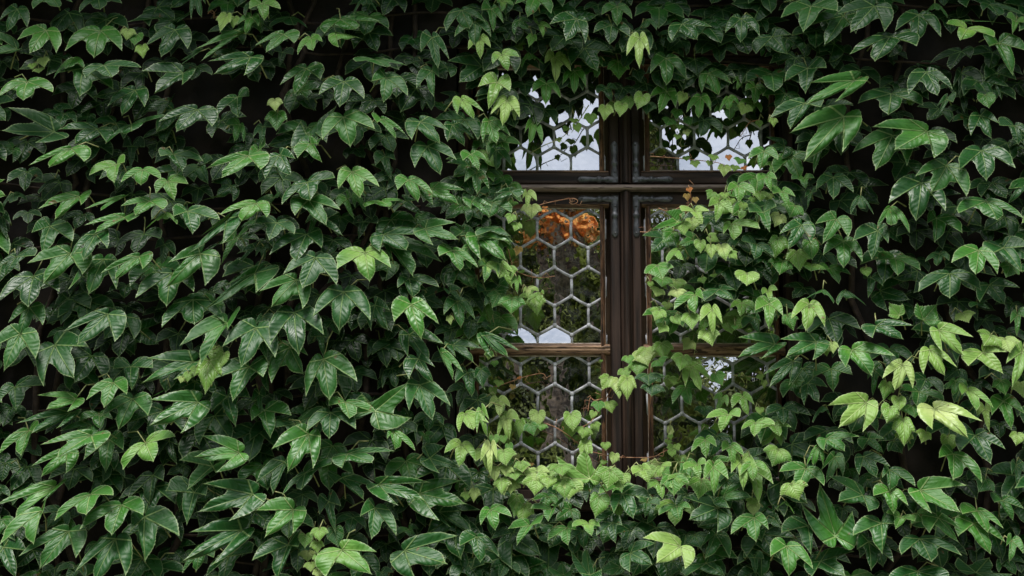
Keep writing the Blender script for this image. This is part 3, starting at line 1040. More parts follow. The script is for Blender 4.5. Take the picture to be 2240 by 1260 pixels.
480 60 305 185 485 215 550 100 G
700 10 570 110 810 95 830 20 P
630 190 530 290 640 395 715 310 V
440 230 455 360 160 V
300 250 350 320 90 V
170 190 130 280 110 V
240 130 230 190 80 v
210 325 170 390 90 V
890 130 790 180 880 240 1000 190 g
1130 140 1010 200 1130 345 1245 240 G
1480 140 1325 270 1455 355 1610 335 V
1120 30 1070 60 1145 130 1200 20 g
1600 10 1440 105 1580 40 1690 130 P
1800 20 1735 145 1850 80 1975 150 M
590 370 630 500 140 V
440 460 380 540 110 V
1010 260 900 350 1050 395 1060 300 p
1180 490 870 435 880 600 1060 615 P
1540 470 1235 450 1295 595 1510 625 P
1340 640 1085 760 1150 850 1300 845 M
1855 545 1805 695 2020 750 2215 595 M
1670 710 1520 780 1690 890 1850 760 m
1980 1000 1655 1030 1760 1200 1945 1250 V
1680 480 1690 570 90 V
1620 530 1635 595 60 V
2190 1040 2160 1175 150 V
2250 960 2240 1040 130 v
400 870 290 1010 440 1015 515 890 M
450 690 400 860 530 885 610 800 G
480 620 470 705 110 V
380 590 350 720 150 g
190 480 210 625 150 V
60 530 70 670 140 V
285 570 290 640 60 V
250 560 250 620 55 v
90 760 10 800 180 820 230 780 m
110 850 100 945 180 m
0 660 -20 760 100 V
720 960 640 980 670 1075 760 1035 G
900 950 810 1050 945 1105 995 1020 G
770 1110 585 1140 715 1250 865 1130 G
1250 1050 1105 1110 1255 1185 1380 1100 m
1470 830 1440 1020 1560 985 1630 870 m
1600 1030 1520 1170 1640 1060 1710 1190 m
1050 1050 1050 1105 80 v
1010 1180 890 1240 1000 1290 1170 1200 G
1170 1200 1060 1230 1220 1290 1320 1220 g
660 750 720 850 130 g
560 1040 565 1120 150 k
2050 720 1990 800 2040 935 2130 800 m
1290 240 1340 365 130 g
1810 310 1770 400 1895 430 1900 300 k
320 20 340 90 120 V
170 10 140 75 120 V
310 790 300 850 90 V
250 800 230 870 70 v
860 760 880 770 30 v
950 775 955 815 35 v
1050 760 1065 810 60 v
1085 810 1085 880 60 v
830 330 830 370 50 g
@1120 945
680 410 400 210 640 170 780 260 V
650 110 600 220 110 V
640 0 650 60 110 V
820 100 820 160 80 V
905 200 875 285 70 v
1435 110 1460 165 60 V
1400 160 1400 220 70 V
1470 210 1470 290 100 V
1385 25 1390 65 45 V
1365 70 1365 110 50 V
1140 330 1060 370 1195 445 1215 330 V
1300 300 1210 410 1290 380 1390 300 V
860 390 830 485 965 495 935 340 V
985 370 970 470 110 V
1620 290 1505 330 1645 400 1700 280 G
1450 390 1370 420 1465 460 1560 400 G
1290 450 1190 500 1315 575 1400 490 G
1690 70 1575 170 1700 215 1785 130 G
1910 130 1840 170 1930 285 2025 210 G
2100 280 2000 380 2110 415 2230 350 G
1850 560 1900 660 2080 570 2110 425 M
1800 665 1500 575 1570 760 1790 870 M
965 540 895 710 1055 740 1215 585 M
765 560 730 740 170 G
1440 650 1290 725 1460 760 1560 670 G
1180 620 1110 610 1165 740 1290 640 m
350 680 170 670 320 775 440 610 G
110 630 80 800 130 v
45 560 20 740 130 g
150 820 -30 850 50 980 240 800 G
480 840 320 945 490 980 560 860 G
670 800 535 830 695 900 770 830 G
880 795 745 905 905 960 960 820 M
1470 1000 1160 930 1280 1135 1510 1190 V
1035 1060 1035 1220 1215 1155 1250 980 M
1780 890 1660 1000 1700 1090 1895 1095 m
1700 1150 1530 1260 1850 1250 1860 1110 m
2120 750 1925 890 2135 945 2240 850 G
1600 900 1650 1010 170 m
280 950 200 970 275 1070 380 980 k
680 1250 520 1040 650 1030 775 1200 P
950 1180 770 1220 130 m
220 350 200 450 200 V
330 390 310 490 150 V
440 400 430 480 130 V
500 430 495 585 170 V
650 430 680 520 170 g
80 270 90 350 110 V
20 350 30 420 110 V
20 440 0 520 120 V
430 290 440 380 170 G
930 640 940 750 90 v
2100 620 2110 730 120 v
2100 580 2100 640 90 v
2120 1100 2030 1100 2130 1235 2200 1110 m
1110 830 1050 930 170 k
1410 1130 1380 1260 140 m
450 1250 320 1170 440 1150 520 1200 m
1800 330 1820 430 150 p
@1680 0
375 55 120 160 315 260 590 105 M
930 55 595 130 740 265 1010 270 M
660 140 380 220 505 380 760 290 m
1065 320 725 475 945 520 1285 405 M
1320 130 1120 270 1300 340 1500 320 m
1460 30 1355 155 1450 80 1565 155 m
1740 250 1565 210 1680 350 1970 320 G
1800 180 1700 200 1960 190 2090 200 g
1940 40 1880 100 2010 135 2230 130 m
2170 190 2090 150 2140 290 2230 200 g
2020 380 1930 420 2130 640 2280 450 m
40 320 -100 470 160 460 195 310 m
1385 630 1240 820 1475 825 1605 780 M
1690 640 1620 760 1680 850 1870 740 k
2000 640 1900 700 2040 860 2160 700 k
755 705 370 735 365 895 580 900 P
345 600 150 715 330 800 500 600 m
1075 820 800 905 1050 995 1340 925 m
320 905 25 1030 205 1115 450 945 P
660 1020 210 1165 350 1370 640 1330 P
1390 1150 935 1110 1130 1300 1440 1380 M
1090 1185 750 1335 955 1460 1205 1445 m
1560 870 1480 930 1475 1030 1610 900 m
1720 850 1620 850 1720 980 1790 870 k
1900 830 1930 945 150 g
1860 1010 1780 1180 1950 1200 2010 1080 m
2155 1105 2030 1100 2190 1255 2300 1200 m
1690 450 1430 550 1600 600 1760 520 k
620 450 415 510 580 590 720 480 k
280 500 265 580 90 k
1240 880 1240 920 60 v
45 1040 50 1110 70 v
@1680 315
1865 60 1675 235 1910 295 2145 210 M
1560 190 1300 280 1440 405 1725 450 M
1340 340 1070 510 1300 650 1540 580 M
1910 500 1675 605 2000 655 2220 645 M
2220 350 2100 440 2110 510 2300 450 m
1075 560 960 745 1080 700 1230 770 P
1470 650 1390 700 1460 840 1690 775 m
1590 1135 1325 1290 1590 1330 1850 1280 M
1840 930 1615 1035 1815 1130 2000 1130 G
2060 910 1935 980 2210 1105 2290 900 M
1500 960 1380 1030 1480 1060 1580 1020 m
1110 1000 970 1020 1130 1140 1330 1100 m
900 1170 830 1180 880 1330 1000 1240 m
2120 1060 2080 1165 130 g
@1680 630
950 330 915 435 1170 440 1260 330 M
1150 240 1080 120 120 v
1495 370 1525 555 1695 570 1780 430 V
1415 540 1365 745 1535 745 1645 690 V
1880 565 1755 680 2045 735 2080 560 V
2220 560 2085 660 2145 850 2330 700 V
1175 670 1005 790 1115 880 1260 870 V
1455 1055 1430 1235 1730 1290 1860 1160 V
1750 890 1690 940 1820 1060 1965 1045 G
1640 810 1560 890 1620 930 1740 890 g
1320 910 1160 900 1300 1030 1530 985 p
1360 280 1500 130 200 g
1950 410 1890 500 180 V
2070 440 2110 560 200 V
2180 240 2120 310 2180 405 2260 260 g
1700 220 1750 300 160 v
1850 130 1780 170 1940 180 1920 120 k
1140 960 1150 1070 130 V
1070 1050 1050 1175 150 V
1180 1150 1190 1370 160 V
1260 1030 1280 1130 180 g
2060 990 1960 1110 2130 1220 2230 1100 g
1900 1060 1830 1120 1940 1250 1970 1100 v
2040 810 2075 930 150 g
1040 830 1010 980 110 g
2210 830 2240 960 150 v
@1680 945
330 320 105 350 265 475 480 465 G
430 130 340 290 400 280 480 285 G
580 220 470 330 515 430 650 380 m
835 215 800 370 945 385 1060 300 M
1060 330 1000 400 1065 500 1280 470 M
1330 510 1420 705 1655 690 1725 470 G
830 555 545 395 630 605 870 690 M
1065 520 930 560 1100 700 1220 640 G
1620 190 1490 230 1620 400 1860 435 G
1815 30 1680 170 1940 260 2070 145 M
2170 290 2130 380 2190 485 2280 400 m
150 600 40 700 140 620 225 715 G
590 915 300 635 465 490 720 700 M
350 820 130 880 375 1050 430 920 m
160 1000 25 1090 185 1245 385 1190 G
990 800 755 905 1000 1045 1110 810 M
1330 935 1170 1070 1425 1120 1680 1075 M
1310 1220 1060 1300 1300 1400 1580 1300 M
1160 750 1040 710 1120 840 1280 780 G
1490 750 1415 880 1660 950 1680 850 G
1800 800 1670 910 1935 1050 2070 960 G
1830 690 1700 720 1920 865 2050 840 G
2050 600 1980 620 2140 765 2230 670 m
2130 950 2080 1000 2115 1130 2230 1060 G
880 960 780 1030 900 1190 1090 1130 m
460 1130 390 1260 660 1250 740 1050 m
1820 1230 1670 1100 1920 1110 2130 1240 p
1900 410 1840 520 150 m
600 420 640 520 140 k
890 420 940 490 120 k
90 150 40 290 200 g
200 450 270 590 180 V
60 760 -50 850 110 830 60 650 m
510 60 490 160 660 160 790 40 P
880 60 830 150 1000 170 1010 60 m
1100 80 1170 180 150 m
1300 710 1370 780 160 g
1570 40 1580 180 150 v
1380 0 1345 90 110 V
1190 0 1190 115 120 V
2180 10 2170 115 110 V
@1040 630 5.09
1490 990 1410 1130 170 V
1650 900 1690 1000 150 V
1600 1020 1600 1220 170 V
1690 1000 1690 1240 180 V
1700 760 1720 850 120 G
1800 830 1800 970 190 V
1850 700 1920 860 210 V
2070 620 2100 790 190 V
2030 800 2080 870 180 g
1920 960 1930 1080 220 m
650 80 690 300 230 V
560 50 600 110 150 V
410 110 400 280 210 G
260 60 190 210 200 P
105 530 240 720 340 750 470 700 P
215 430 300 500 460 520 420 430 p
160 720 140 800 80 v
220 820 205 880 70 v
265 1030 250 1100 85 v
420 1080 410 1140 70 o
480 990 500 1020 50 r
190 1110 205 1215 100 v
60 900 80 1100 150 m
1400 800 1400 830 40 v
2170 990 2150 1130 130 v
@1040 840 5.09
240 180 300 330 170 V
70 300 20 540 130 570 150 400 V
340 380 250 600 375 600 480 400 V
500 400 490 590 120 V
590 390 580 430 80 v
700 310 690 470 190 V
610 440 650 570 130 g
740 450 730 520 110 g
1060 330 1085 520 200 V
1210 490 1190 600 170 V
1320 440 1370 525 100 V
1320 310 1290 385 90 V
1490 200 1520 320 150 V
1370 200 1370 310 120 g
1230 640 1180 810 140 V
1440 660 1450 740 110 v
1550 780 1530 890 110 v
1880 830 1890 870 70 o
1430 850 1430 900 70 v
200 580 210 690 110 g
310 580 320 660 100 g
370 670 400 760 100 g
170 700 60 860 165 1000 240 850 V
310 740 340 900 180 V
230 930 210 1060 110 V
350 920 330 1020 150 V
460 960 460 1060 100 V
290 1060 320 1230 150 V
400 1070 390 1220 140 V
500 870 520 980 140 V
620 880 620 920 60 o
560 1030 590 1140 190 V
680 940 730 1110 200 V
820 980 810 1150 200 V
930 900 930 1010 220 V
960 1030 1000 1150 130 V
1080 1080 1040 1240 220 V
1240 1100 1290 1190 200 g
1500 950 1470 1150 220 V
1640 1000 1600 1140 160 V
1860 910 1930 1090 220 V
2060 900 1970 1040 220 V
2160 480 2180 620 60 v
2140 620 2150 690 70 V
2200 680 2190 780 100 V
2100 960 2160 1000 110 g
@1000 400 4.846
740 110 695 170 735 260 840 190 V
790 240 790 380 180 V
580 340 545 430 110 V
640 430 610 510 110 V
560 90 400 110 370 200 630 160 P
160 190 150 280 335 350 370 250 P
440 220 470 365 200 p
330 590 250 600 430 600 500 790 P
460 470 220 560 560 560 625 700 P
250 690 265 815 110 m
60 500 165 720 235 600 80 480 m
130 680 10 900 140 900 210 870 P
330 870 220 890 290 1040 440 960 G
480 900 440 1000 580 1100 590 950 V
640 1020 560 1100 640 1160 680 1090 V
740 1120 700 1170 740 1210 860 1150 V
880 1180 750 1250 880 1270 920 1180 V
430 780 440 880 150 g
650 680 625 775 80 o
440 1080 540 1120 260 m
190 1010 170 1100 290 1110 130 980 m
400 1150 500 1260 250 p
680 930 690 960 70 v
870 1000 870 1030 60 v
930 250 930 280 50 r
600 200 590 250 90 g
@0 0 1
1500 1015 1488 1040 1503 1066 1530 1042 G
1560 1022 1540 1050 1562 1080 1592 1048 G
1622 1008 1600 1035 1626 1068 1655 1034 G
1650 1030 1628 1062 1660 1096 1690 1058 g
1590 1050 1566 1078 1596 1112 1625 1078 m
1470 1040 1474 1082 46 G
1535 1050 1528 1090 44 g
1232 1052 1236 1090 42 V
1176 1046 1170 1082 42 V"""
AGE_SHADE = {'k': .10, 'm': .25, 'p': .31, 'g': .47, 'v': .76, 'o': .9, 'r': .7}  # k: darker colour stands in for the shade deep in the ivy
rl = random.Random(3)
ivy = empty('climbing_ivy', (-.9, -.02, .0))
tag(ivy, 'dense green climbing ivy covering the wall all round the window', 'ivy')

def lobed(J, Lp, Cp, Rp, rnd, kout=None, outl=None, rings=RINGS):
    Lv = np.array((Lp[0] - J[0], Lp[1] - J[2])); Cv = np.array((Cp[0] - J[0], Cp[1] - J[2])); Rv = np.array((Rp[0] - J[0], Rp[1] - J[2]))
    # keep the frame right-handed and not collapsed
    sz = (np.linalg.norm(Lv) + np.linalg.norm(Cv) + np.linalg.norm(Rv)) / 3
    return Lv, Cv, Rv, sz

OPEN = [(1060, 790), (1100, 765), (1125, 740), (1150, 690), (1140, 600), (1120, 520), (1160, 470), (1140, 400), (1105, 355), (1160, 320), (1225, 285), (1270, 225), (1330, 240),
        (1450, 255), (1560, 285), (1650, 265), (1660, 330), (1620, 365), (1590, 400), (1480, 480), (1440, 540), (1410, 580), (1415, 700), (1480, 735), (1640, 720), (1700, 850), (1650, 890), (1560, 910), (1560, 990), (1490, 1020), (1180, 1020), (1110, 970), (1110, 930), (1060, 850)]
def inpoly(x, y, P=OPEN):
    c = False; j = len(P) - 1
    for i in range(len(P)):
        if (P[i][1] > y) != (P[j][1] > y) and x < (P[j][0] - P[i][0]) * (y - P[i][1]) / (P[j][1] - P[i][1]) + P[i][0]: c = not c
        j = i
    return c
hand = []; off = (0, 0)
stalks = MB()
def near_glass(px, py): return inpoly(px, py)
for ln_ in DATA.strip().split('\n'):
    t = ln_.split()
    if t[0].startswith('@'):
        off = (float(t[0][1:]), float(t[1])); scl = float(t[2]) if len(t) > 2 else 4.0; continue
    c = t[-1]; nums = [float(a) / scl for a in t[:-1]]
    pts = [(nums[i] + off[0], nums[i + 1] + off[1]) for i in range(0, len(nums) - 1, 2)]
    cl = c.lower(); front = c.isupper()
    dep = {'k': .075, 'm': .13, 'p': .135, 'g': .145, 'v': .145, 'o': .03, 'r': .03}[cl] + (.04 if front else 0) + rl.uniform(-.012, .012)
    heart = len(nums) == 5
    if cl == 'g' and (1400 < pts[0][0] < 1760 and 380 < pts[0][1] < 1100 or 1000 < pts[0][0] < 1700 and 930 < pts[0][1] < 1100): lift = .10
    else: lift = 0
    if heart:
        w = nums[4]
        mx0 = pts[0][0]
        if near_glass(*pts[0]) and cl in 'vor': dep = rl.uniform(.02, .06) + (.02 if front else 0)
    if cl != 'k' and off[1] < 10: dep += 0
    ko = rl.uniform(.42, .72) * (.9 if heart else 1)
    if inpoly(*pts[0]) and not heart: dep *= (.6 if pts[0][1] > 330 else .4)
    if 1110 < pts[0][0] < 1670 and 90 < pts[0][1] < 330: dep = min(dep, rl.uniform(.03, .06) + (.015 if front else 0))
    J = at(pts[0][0], pts[0][1], -dep)
    age_shade = AGE_SHADE[cl] + lift + (rl.uniform(-.13, .08) if cl == 'v' else rl.uniform(-.06, .06))
    red = {'o': .55, 'r': .95}.get(cl, 0.0)
    if heart:
        s0 = math.hypot(pts[1][0] - pts[0][0], pts[1][1] - pts[0][1]) * .00141
        tipd = dep + ko * s0 * .95
        Cp = at(pts[1][0], pts[1][1], -tipd); Cv = np.array((Cp[0] - J[0], Cp[2] - J[2])); sz = max(np.linalg.norm(Cv), w * .00141 * .8)
        pr = np.array((-Cv[1], Cv[0])); pr /= np.linalg.norm(pr) + 1e-9
        if pr[0] < 0: pr = -pr
        Rv = pr * w * .00141 * .5
        g = leaf_geo(J, None, Cv, Rv, ko, rl.choice(OUT1), rl, sz, True)
        area = sz * w * .00141
    else:
        c2 = []
        s0 = np.mean([math.hypot(p[0] - pts[0][0], p[1] - pts[0][1]) for p in pts[1:]]) * .00141
        for p in pts[1:]:
            dr = (p[1] - pts[0][1]) * .00141 / s0
            rr = math.hypot(p[0] - pts[0][0], p[1] - pts[0][1]) * .00141 / s0
            s1 = .62 * dr + .38 * rr
            o_ = ko * s0 * (s1 * (1.75 - .75 * min(s1, 1.2)) if s1 > 0 else s1 * .9)
            c2.append(at(p[0], p[1], -(dep + o_)))
        Lv, Cv, Rv = [np.array((q[0] - J[0], q[2] - J[2])) * 1.06 for q in c2]
        g = leaf_geo(J, Lv, Cv, Rv, ko, rl.choice(OUT3), rl, s0)
        area = s0 * s0; sz = s0
    hand.append(dict(g=g, J=J, area=area * (1.5 if front else .8), age_shade=age_shade, red=red, rnd=rl.random(), cl=cl, front=front, px=pts[0], sz=sz, heart=heart))
    # stalk
    if cl not in 'or' and not (heart and near_glass(*pts[0])):
        d = Vector((rl.uniform(-1, 1), 0, rl.uniform(-.9, .5))).normalized() * sz * rl.uniform(.5, 1.0)
        a = Vector(J); e = a + d + Vector((0, min(dep - .015, sz * .6) * (.35 if rl.random() < .4 else 1), 0)); mid = (a + e) / 2 + Vector((0, .01, .02))
        stalks.tube([a + Vector((0, .0005, 0)), mid, e], [.0018, .0019, .0022], 5)

hand.sort(key=lambda h: -h['area'])
big = [h for h in hand if not h['heart']][:78]; bigid = {id(h) for h in big}
for h in big:
    lv = Leaves(); lv.add(h['g'], h['rnd'], h['age_shade'], h['red'])
    o = lv.build('leaf', ivy, tuple(h['J']))
    if h['cl'] == 'v': o['label'] = 'bright yellow-green young leaf'
    elif h['cl'] == 'p' and h['front']: o['label'] = 'large glossy leaf with a pale sheen'

fol = Leaves(); young = []
for h in hand:
    if id(h) in bigid: continue
    if h['cl'] in 'vor' and h['heart']: young.append(h); continue
    fol.add(h['g'], h['rnd'], h['age_shade'], h['red'])

# --- middle layer of ordinary leaves
def mid_layer(step, prob, seed, box=(-60, -60, 2310, 1330), loose=False):
    r = random.Random(seed)
    for gy in range(box[1], box[3], step):
        for gx in range(box[0], box[2], step):
            px = gx + r.uniform(-.5, .5) * step; py = gy + r.uniform(-.5, .5) * step
            if r.random() > prob: continue
            s_ = r.uniform(.052, .108); w = s_ / .00141
            if any(inpoly(px + a * w, py + b * w) for a, b in (((0, 0), (0, .3)) if loose else ((0, 0), (-.55, .3), (.55, .3), (0, .7), (0, -.2)))): continue
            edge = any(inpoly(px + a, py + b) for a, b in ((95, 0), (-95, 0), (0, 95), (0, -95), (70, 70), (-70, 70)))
            age_shade = r.uniform(.36, .62) if (edge and r.random() < .7) else r.uniform(.12, .25)  # inner leaves darkened in colour to paint the shade behind the front ones
            dark = px > 1650 and py < 520 or py < 220  # shade painted as darker leaf colour along the top and upper right
            fol.add(filler(px, py, s_ * (.8 if edge else 1), r.uniform(.05, .095) * (.35 if 1110 < px < 1680 and 80 < py < 330 else 1), 0), r.random(), age_shade * (.75 if dark else 1))

# --- leaves further back in the ivy, and the ivy beyond the picture's edges
rf = random.Random(17)
def filler(px, py, size, dep, age_shade, lod=False):
    rot = rf.gauss(-.1, .48); ko = rf.uniform(.35, .7)
    J = at(px, py, -dep)
    def rv(x, z): return np.array((x * math.cos(rot) - z * math.sin(rot), x * math.sin(rot) + z * math.cos(rot)))
    sq = rf.uniform(.7, 1.0)
    Lv, Cv, Rv = [v * np.array((1, sq)) * size for v in (rv(-.82, -.60), rv(0, -1), rv(.82, -.60))]
    return leaf_geo(J, Lv, Cv, Rv, ko, rf.choice(OUT3L if lod else OUT3), rf, size, rings=(.4, .8, 1.0) if lod else (.3, .65, .92, 1.0))
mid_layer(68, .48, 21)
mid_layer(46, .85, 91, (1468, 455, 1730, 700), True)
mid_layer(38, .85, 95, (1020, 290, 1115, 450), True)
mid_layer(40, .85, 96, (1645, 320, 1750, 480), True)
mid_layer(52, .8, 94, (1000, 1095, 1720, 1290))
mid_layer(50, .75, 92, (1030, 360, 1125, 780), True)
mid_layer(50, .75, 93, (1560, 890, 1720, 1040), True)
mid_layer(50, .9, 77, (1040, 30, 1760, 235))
cnt = 0
step = 62
for gy in range(-40, 1340, step):
    for gx in range(-40, 2300, step):
        px = gx + rf.uniform(-.5, .5) * step; py = gy + rf.uniform(-.5, .5) * step
        if any(inpoly(px + a, py + b) for a, b in ((0, 0), (-45, 25), (45, 25), (0, 65), (0, -25), (-30, 55), (30, 55))): continue
        # thin patches where the photograph shows bare dark gaps
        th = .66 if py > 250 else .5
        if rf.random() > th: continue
        fol.add(filler(px, py, rf.uniform(.055, .09), rf.uniform(.008, .045), 0, True), rf.random(), rf.uniform(.0, .14)); cnt += 1  # shade put into the colour: back leaves take the darkest greens
# beyond the frame: the same ivy goes on, less densely modelled
step = 74
for gy in range(-760, 2100, step):
    for gx in range(-1100, 3360, step):
        if -30 < gx < 2270 and -30 < gy < 1290: continue
        for k in range(2):
            px = gx + rf.uniform(-.5, .5) * step; py = gy + rf.uniform(-.5, .5) * step
            if -15 < px < 2255 and -15 < py < 1275 and k: continue
            if -15 < px < 2255 and -15 < py - 0 < 1275: continue
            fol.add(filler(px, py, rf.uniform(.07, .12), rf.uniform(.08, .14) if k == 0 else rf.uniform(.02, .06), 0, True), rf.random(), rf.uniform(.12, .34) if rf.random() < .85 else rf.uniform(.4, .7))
fo = fol.build('foliage', ivy); fo['kind'] = 'stuff'
so_ = stalks.build('leaf_stalks', M_STEM, ivy, fix=False); so_.matrix_parent_inverse = Matrix.Translation(-ivy.location); so_['kind'] = 'stuff'

# --- woody vines on the wall behind the leaves
vn = MB(); rv_ = random.Random(4)
for k in range(26):
    x = rv_.uniform(-2.6, 2.8)
    xa, xb = X(1010, 0), X(1730, 0)
    pts = []; z = .05
    while z < 4.0:
        if xa - .05 < x < xb + .05 and z > Z(1130, 0) - .1:
            break
        pts.append((x, -.012 - rv_.uniform(0, .02), z)); z += rv_.uniform(.12, .22); x += rv_.gauss(0, .045)
    if len(pts) > 3: vn.tube(pts, [.013 * (1 - .6 * i / len(pts)) + .002 for i in range(len(pts))], 6)
for k in range(7):      # runners across
    z = [Z(p, 0) for p in (40, 140, 420, 600, 900, 1170, 1230)][k]; x = -2.2 if k < 5 else -1.0; pts = []
    lim = X(990, 0) if 2 <= k <= 4 else 2.6
    while x < lim: pts.append((x, -.03, z)); x += .16; z += rv_.gauss(0, .02)
    vn.tube(pts, .004, 6)
vo_ = vn.build('woody_stems', M_VINE, ivy, fix=False); vo_.matrix_parent_inverse = Matrix.Translation(-ivy.location)

# --- young shoots over the window, each with its stem and its small leaves
SH = [  # name tint, depth, polyline
    ('red', .010, [(1150, 462), (1185, 447), (1210, 441), (1235, 436), (1256, 434), (1264, 441), (1252, 447), (1245, 442)]),
    ('red', .030, [(1082, 846), (1105, 839), (1125, 832), (1145, 825), (1165, 820), (1185, 817), (1193, 822), (1186, 826)]),
    ('red', .050, [(1190, 925), (1215, 935), (1240, 950), (1262, 968), (1285, 984), (1310, 992), (1345, 999), (1395, 1001), (1430, 999), (1448, 990), (1470, 980)]),
    ('red', .040, [(1400, 507), (1420, 508), (1445, 506), (1470, 502), (1500, 498)]),
    ('red', .030, [(1422, 342), (1440, 343), (1480, 346), (1530, 351), (1570, 356), (1610, 372), (1640, 390)]),
    ('green', .035, [(1604, 821), (1625, 822), (1650, 826), (1670, 832), (1676, 848)]),
    ('red', .030, [(1112, 545), (1122, 585), (1140, 598), (1165, 606), (1190, 607), (1214, 604)]),
    ('green', .060, [(1466, 600), (1467, 640), (1462, 680), (1463, 705), (1455, 720)]),
    ('green', .060, [(1536, 705), (1530, 730), (1522, 760), (1516, 785)]),
    ('red', .020, [(1660, 262), (1640, 268), (1628, 285), (1619, 300)]),
    ('green', .040, [(1160, 335), (1190, 318), (1215, 308), (1235, 296), (1248, 280)]),
    ('red', .050, [(1346, 838), (1335, 855), (1322, 880), (1305, 905), (1290, 925), (1270, 935)]),
    ('red', .050, [(1322, 990), (1324, 1010), (1322, 1040)]),
    ('green', .050, [(1468, 920), (1463, 945), (1463, 965), (1472, 985), (1490, 1005)]),
    ('red', .040, [(1506, 405), (1510, 420), (1512, 440), (1508, 460), (1500, 470)]),
    ('red', .060, [(1440, 455), (1465, 463), (1490, 452), (1505, 450)]),
    ('green', .045, [(1288, 230), (1275, 250), (1262, 272), (1250, 290)]),
    ('green', .045, [(1484, 260), (1486, 285), (1492, 300), (1484, 318)]),
    ('red', .045, [(1318, 872), (1300, 876), (1292, 870), (1288, 885), (1286, 900)]),
    ('red', .030, [(1510, 460), (1490, 462), (1475, 470), (1470, 465)]),
    ('red', .070, [(455, 30), (462, 22), (470, 30), (466, 40), (475, 36)]),
    ('green', .09, [(1925, 880), (1960, 905), (1990, 925)]),
    ('green', .09, [(690, 1140), (686, 1175), (688, 1210), (684, 1258)]),
    ('green', .10, [(505, 740), (470, 775), (430, 810), (400, 838)]),
    ('green', .10, [(1060, 960), (1075, 1010), (1090, 1050), (1110, 1080)]),
    ('green', .10, [(1130, 1035), (1190, 1030), (1250, 1045), (1330, 1055), (1400, 1020), (1480, 1010)]),
]
shoots = []
for i, (kind, d, pl) in enumerate(SH):
    sp = np.array([at(x, y, -d - .004 * math.sin(j * 1.7)) for j, (x, y) in enumerate(pl)])
    cv = catmull(sp, 4); mb = MB(); m = len(cv)
    o0 = tuple(cv[0]); mb.tube([tuple(q - cv[0]) for q in cv], [.0017 - .0008 * j / m for j in range(m)], 6)
    # side tendrils
    rr = random.Random(i)
    for j in range(2, m - 2, 4):
        q = cv[j] - cv[0]; a = rr.uniform(0, 6.28); ll = rr.uniform(.008, .02)
        mb.tube([tuple(q), tuple(q + np.array((math.cos(a), -.3, math.sin(a))) * ll), tuple(q + np.array((math.cos(a + .9), -.1, math.sin(a + .9))) * ll * 1.5)], .0008, 4)
    ob = mb.build('young_shoot', M_TENDRIL if kind == 'red' else M_STEM, None, fix=False)
    ob.location = o0; ob.parent = ivy; ob.matrix_parent_inverse = Matrix.Translation(-ivy.location)
    ob['label'] = 'thin reddish tendril with tiny leaves' if kind == 'red' else 'green young shoot with small pale leaves'
    shoots.append((ob, pl, Leaves(), o0))
rest = Leaves()
for h in young:
    best, bd = None, 70
    for s_ in shoots:
        dd = min(math.hypot(h['px'][0] - x, h['px'][1] - y) for x, y in s_[1])
        if dd < bd: best, bd = s_, dd
    lv = Leaves(); lv.add(h['g'], h['rnd'], h['age_shade'], h['red'])
    if best:
        me_o = lv.build('leaf', None, tuple(h['J'])); me_o.parent = best[0]; me_o.location = np.array(h['J']) - np.array(best[3])
    else: lv.build('leaf', ivy, tuple(h['J']))

# ------------------------------------------------------------ wall, room, ground
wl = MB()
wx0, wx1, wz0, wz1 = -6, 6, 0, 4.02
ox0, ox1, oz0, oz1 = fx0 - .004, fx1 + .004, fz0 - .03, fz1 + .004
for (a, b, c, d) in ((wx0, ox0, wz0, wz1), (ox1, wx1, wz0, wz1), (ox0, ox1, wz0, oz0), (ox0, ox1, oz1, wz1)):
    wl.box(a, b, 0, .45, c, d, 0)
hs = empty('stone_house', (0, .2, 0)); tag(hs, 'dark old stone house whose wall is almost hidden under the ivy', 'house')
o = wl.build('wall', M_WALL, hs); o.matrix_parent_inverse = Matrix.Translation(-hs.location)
ev = MB(); ev.extr([(4.02, -.46), (4.02, .45), (4.30, .45), (4.10, -.46)], -6, 6, 'x')  # unseen overhang, added to shade the top of the ivy
o = ev.build('added_shade_eave', M_WOODH, hs); o.matrix_parent_inverse = Matrix.Translation(-hs.location)
rm = MB()
x0, x1, y0, y1, z0, z1 = ox0 - .6, ox1 + .6, .452, 2.6, oz0 - .9, oz1 + .5
for b in ((x0, x1, y1, y1 + .05, z0, z1), (x0 - .05, x0, y0, y1 + .05, z0, z1), (x1, x1 + .05, y0, y1 + .05, z0, z1), (x0 - .05, x1 + .05, y0, y1 + .05, z1, z1 + .05), (x0 - .05, x1 + .05, y0, y1 + .05, z0 - .05, z0)):
    rm.box(*b, 0)
tag(rm.build('room_interior', M_ROOM), kind='structure')

M_GRASS = noisy('lawn', (.025, .060, .012), (.06, .11, .025), 3, .9, .02)
g = MB(); g.add([(-400, -900, 0), (400, -900, 0), (400, 400, 0), (-400, 400, 0)], [(0, 1, 2, 3)])
tag(g.build('ground', M_GRASS), kind='structure')
M_PATH = noisy('gravel_path', (.14, .12, .10), (.26, .23, .19), 40, .95, .01)
g = MB(); g.add([(-7, -3.2, .004), (7, -3.2, .004), (7, -.02, .004), (-7, -.02, .004)], [(0, 1, 2, 3)])
tag(g.build('path', M_PATH), kind='structure')

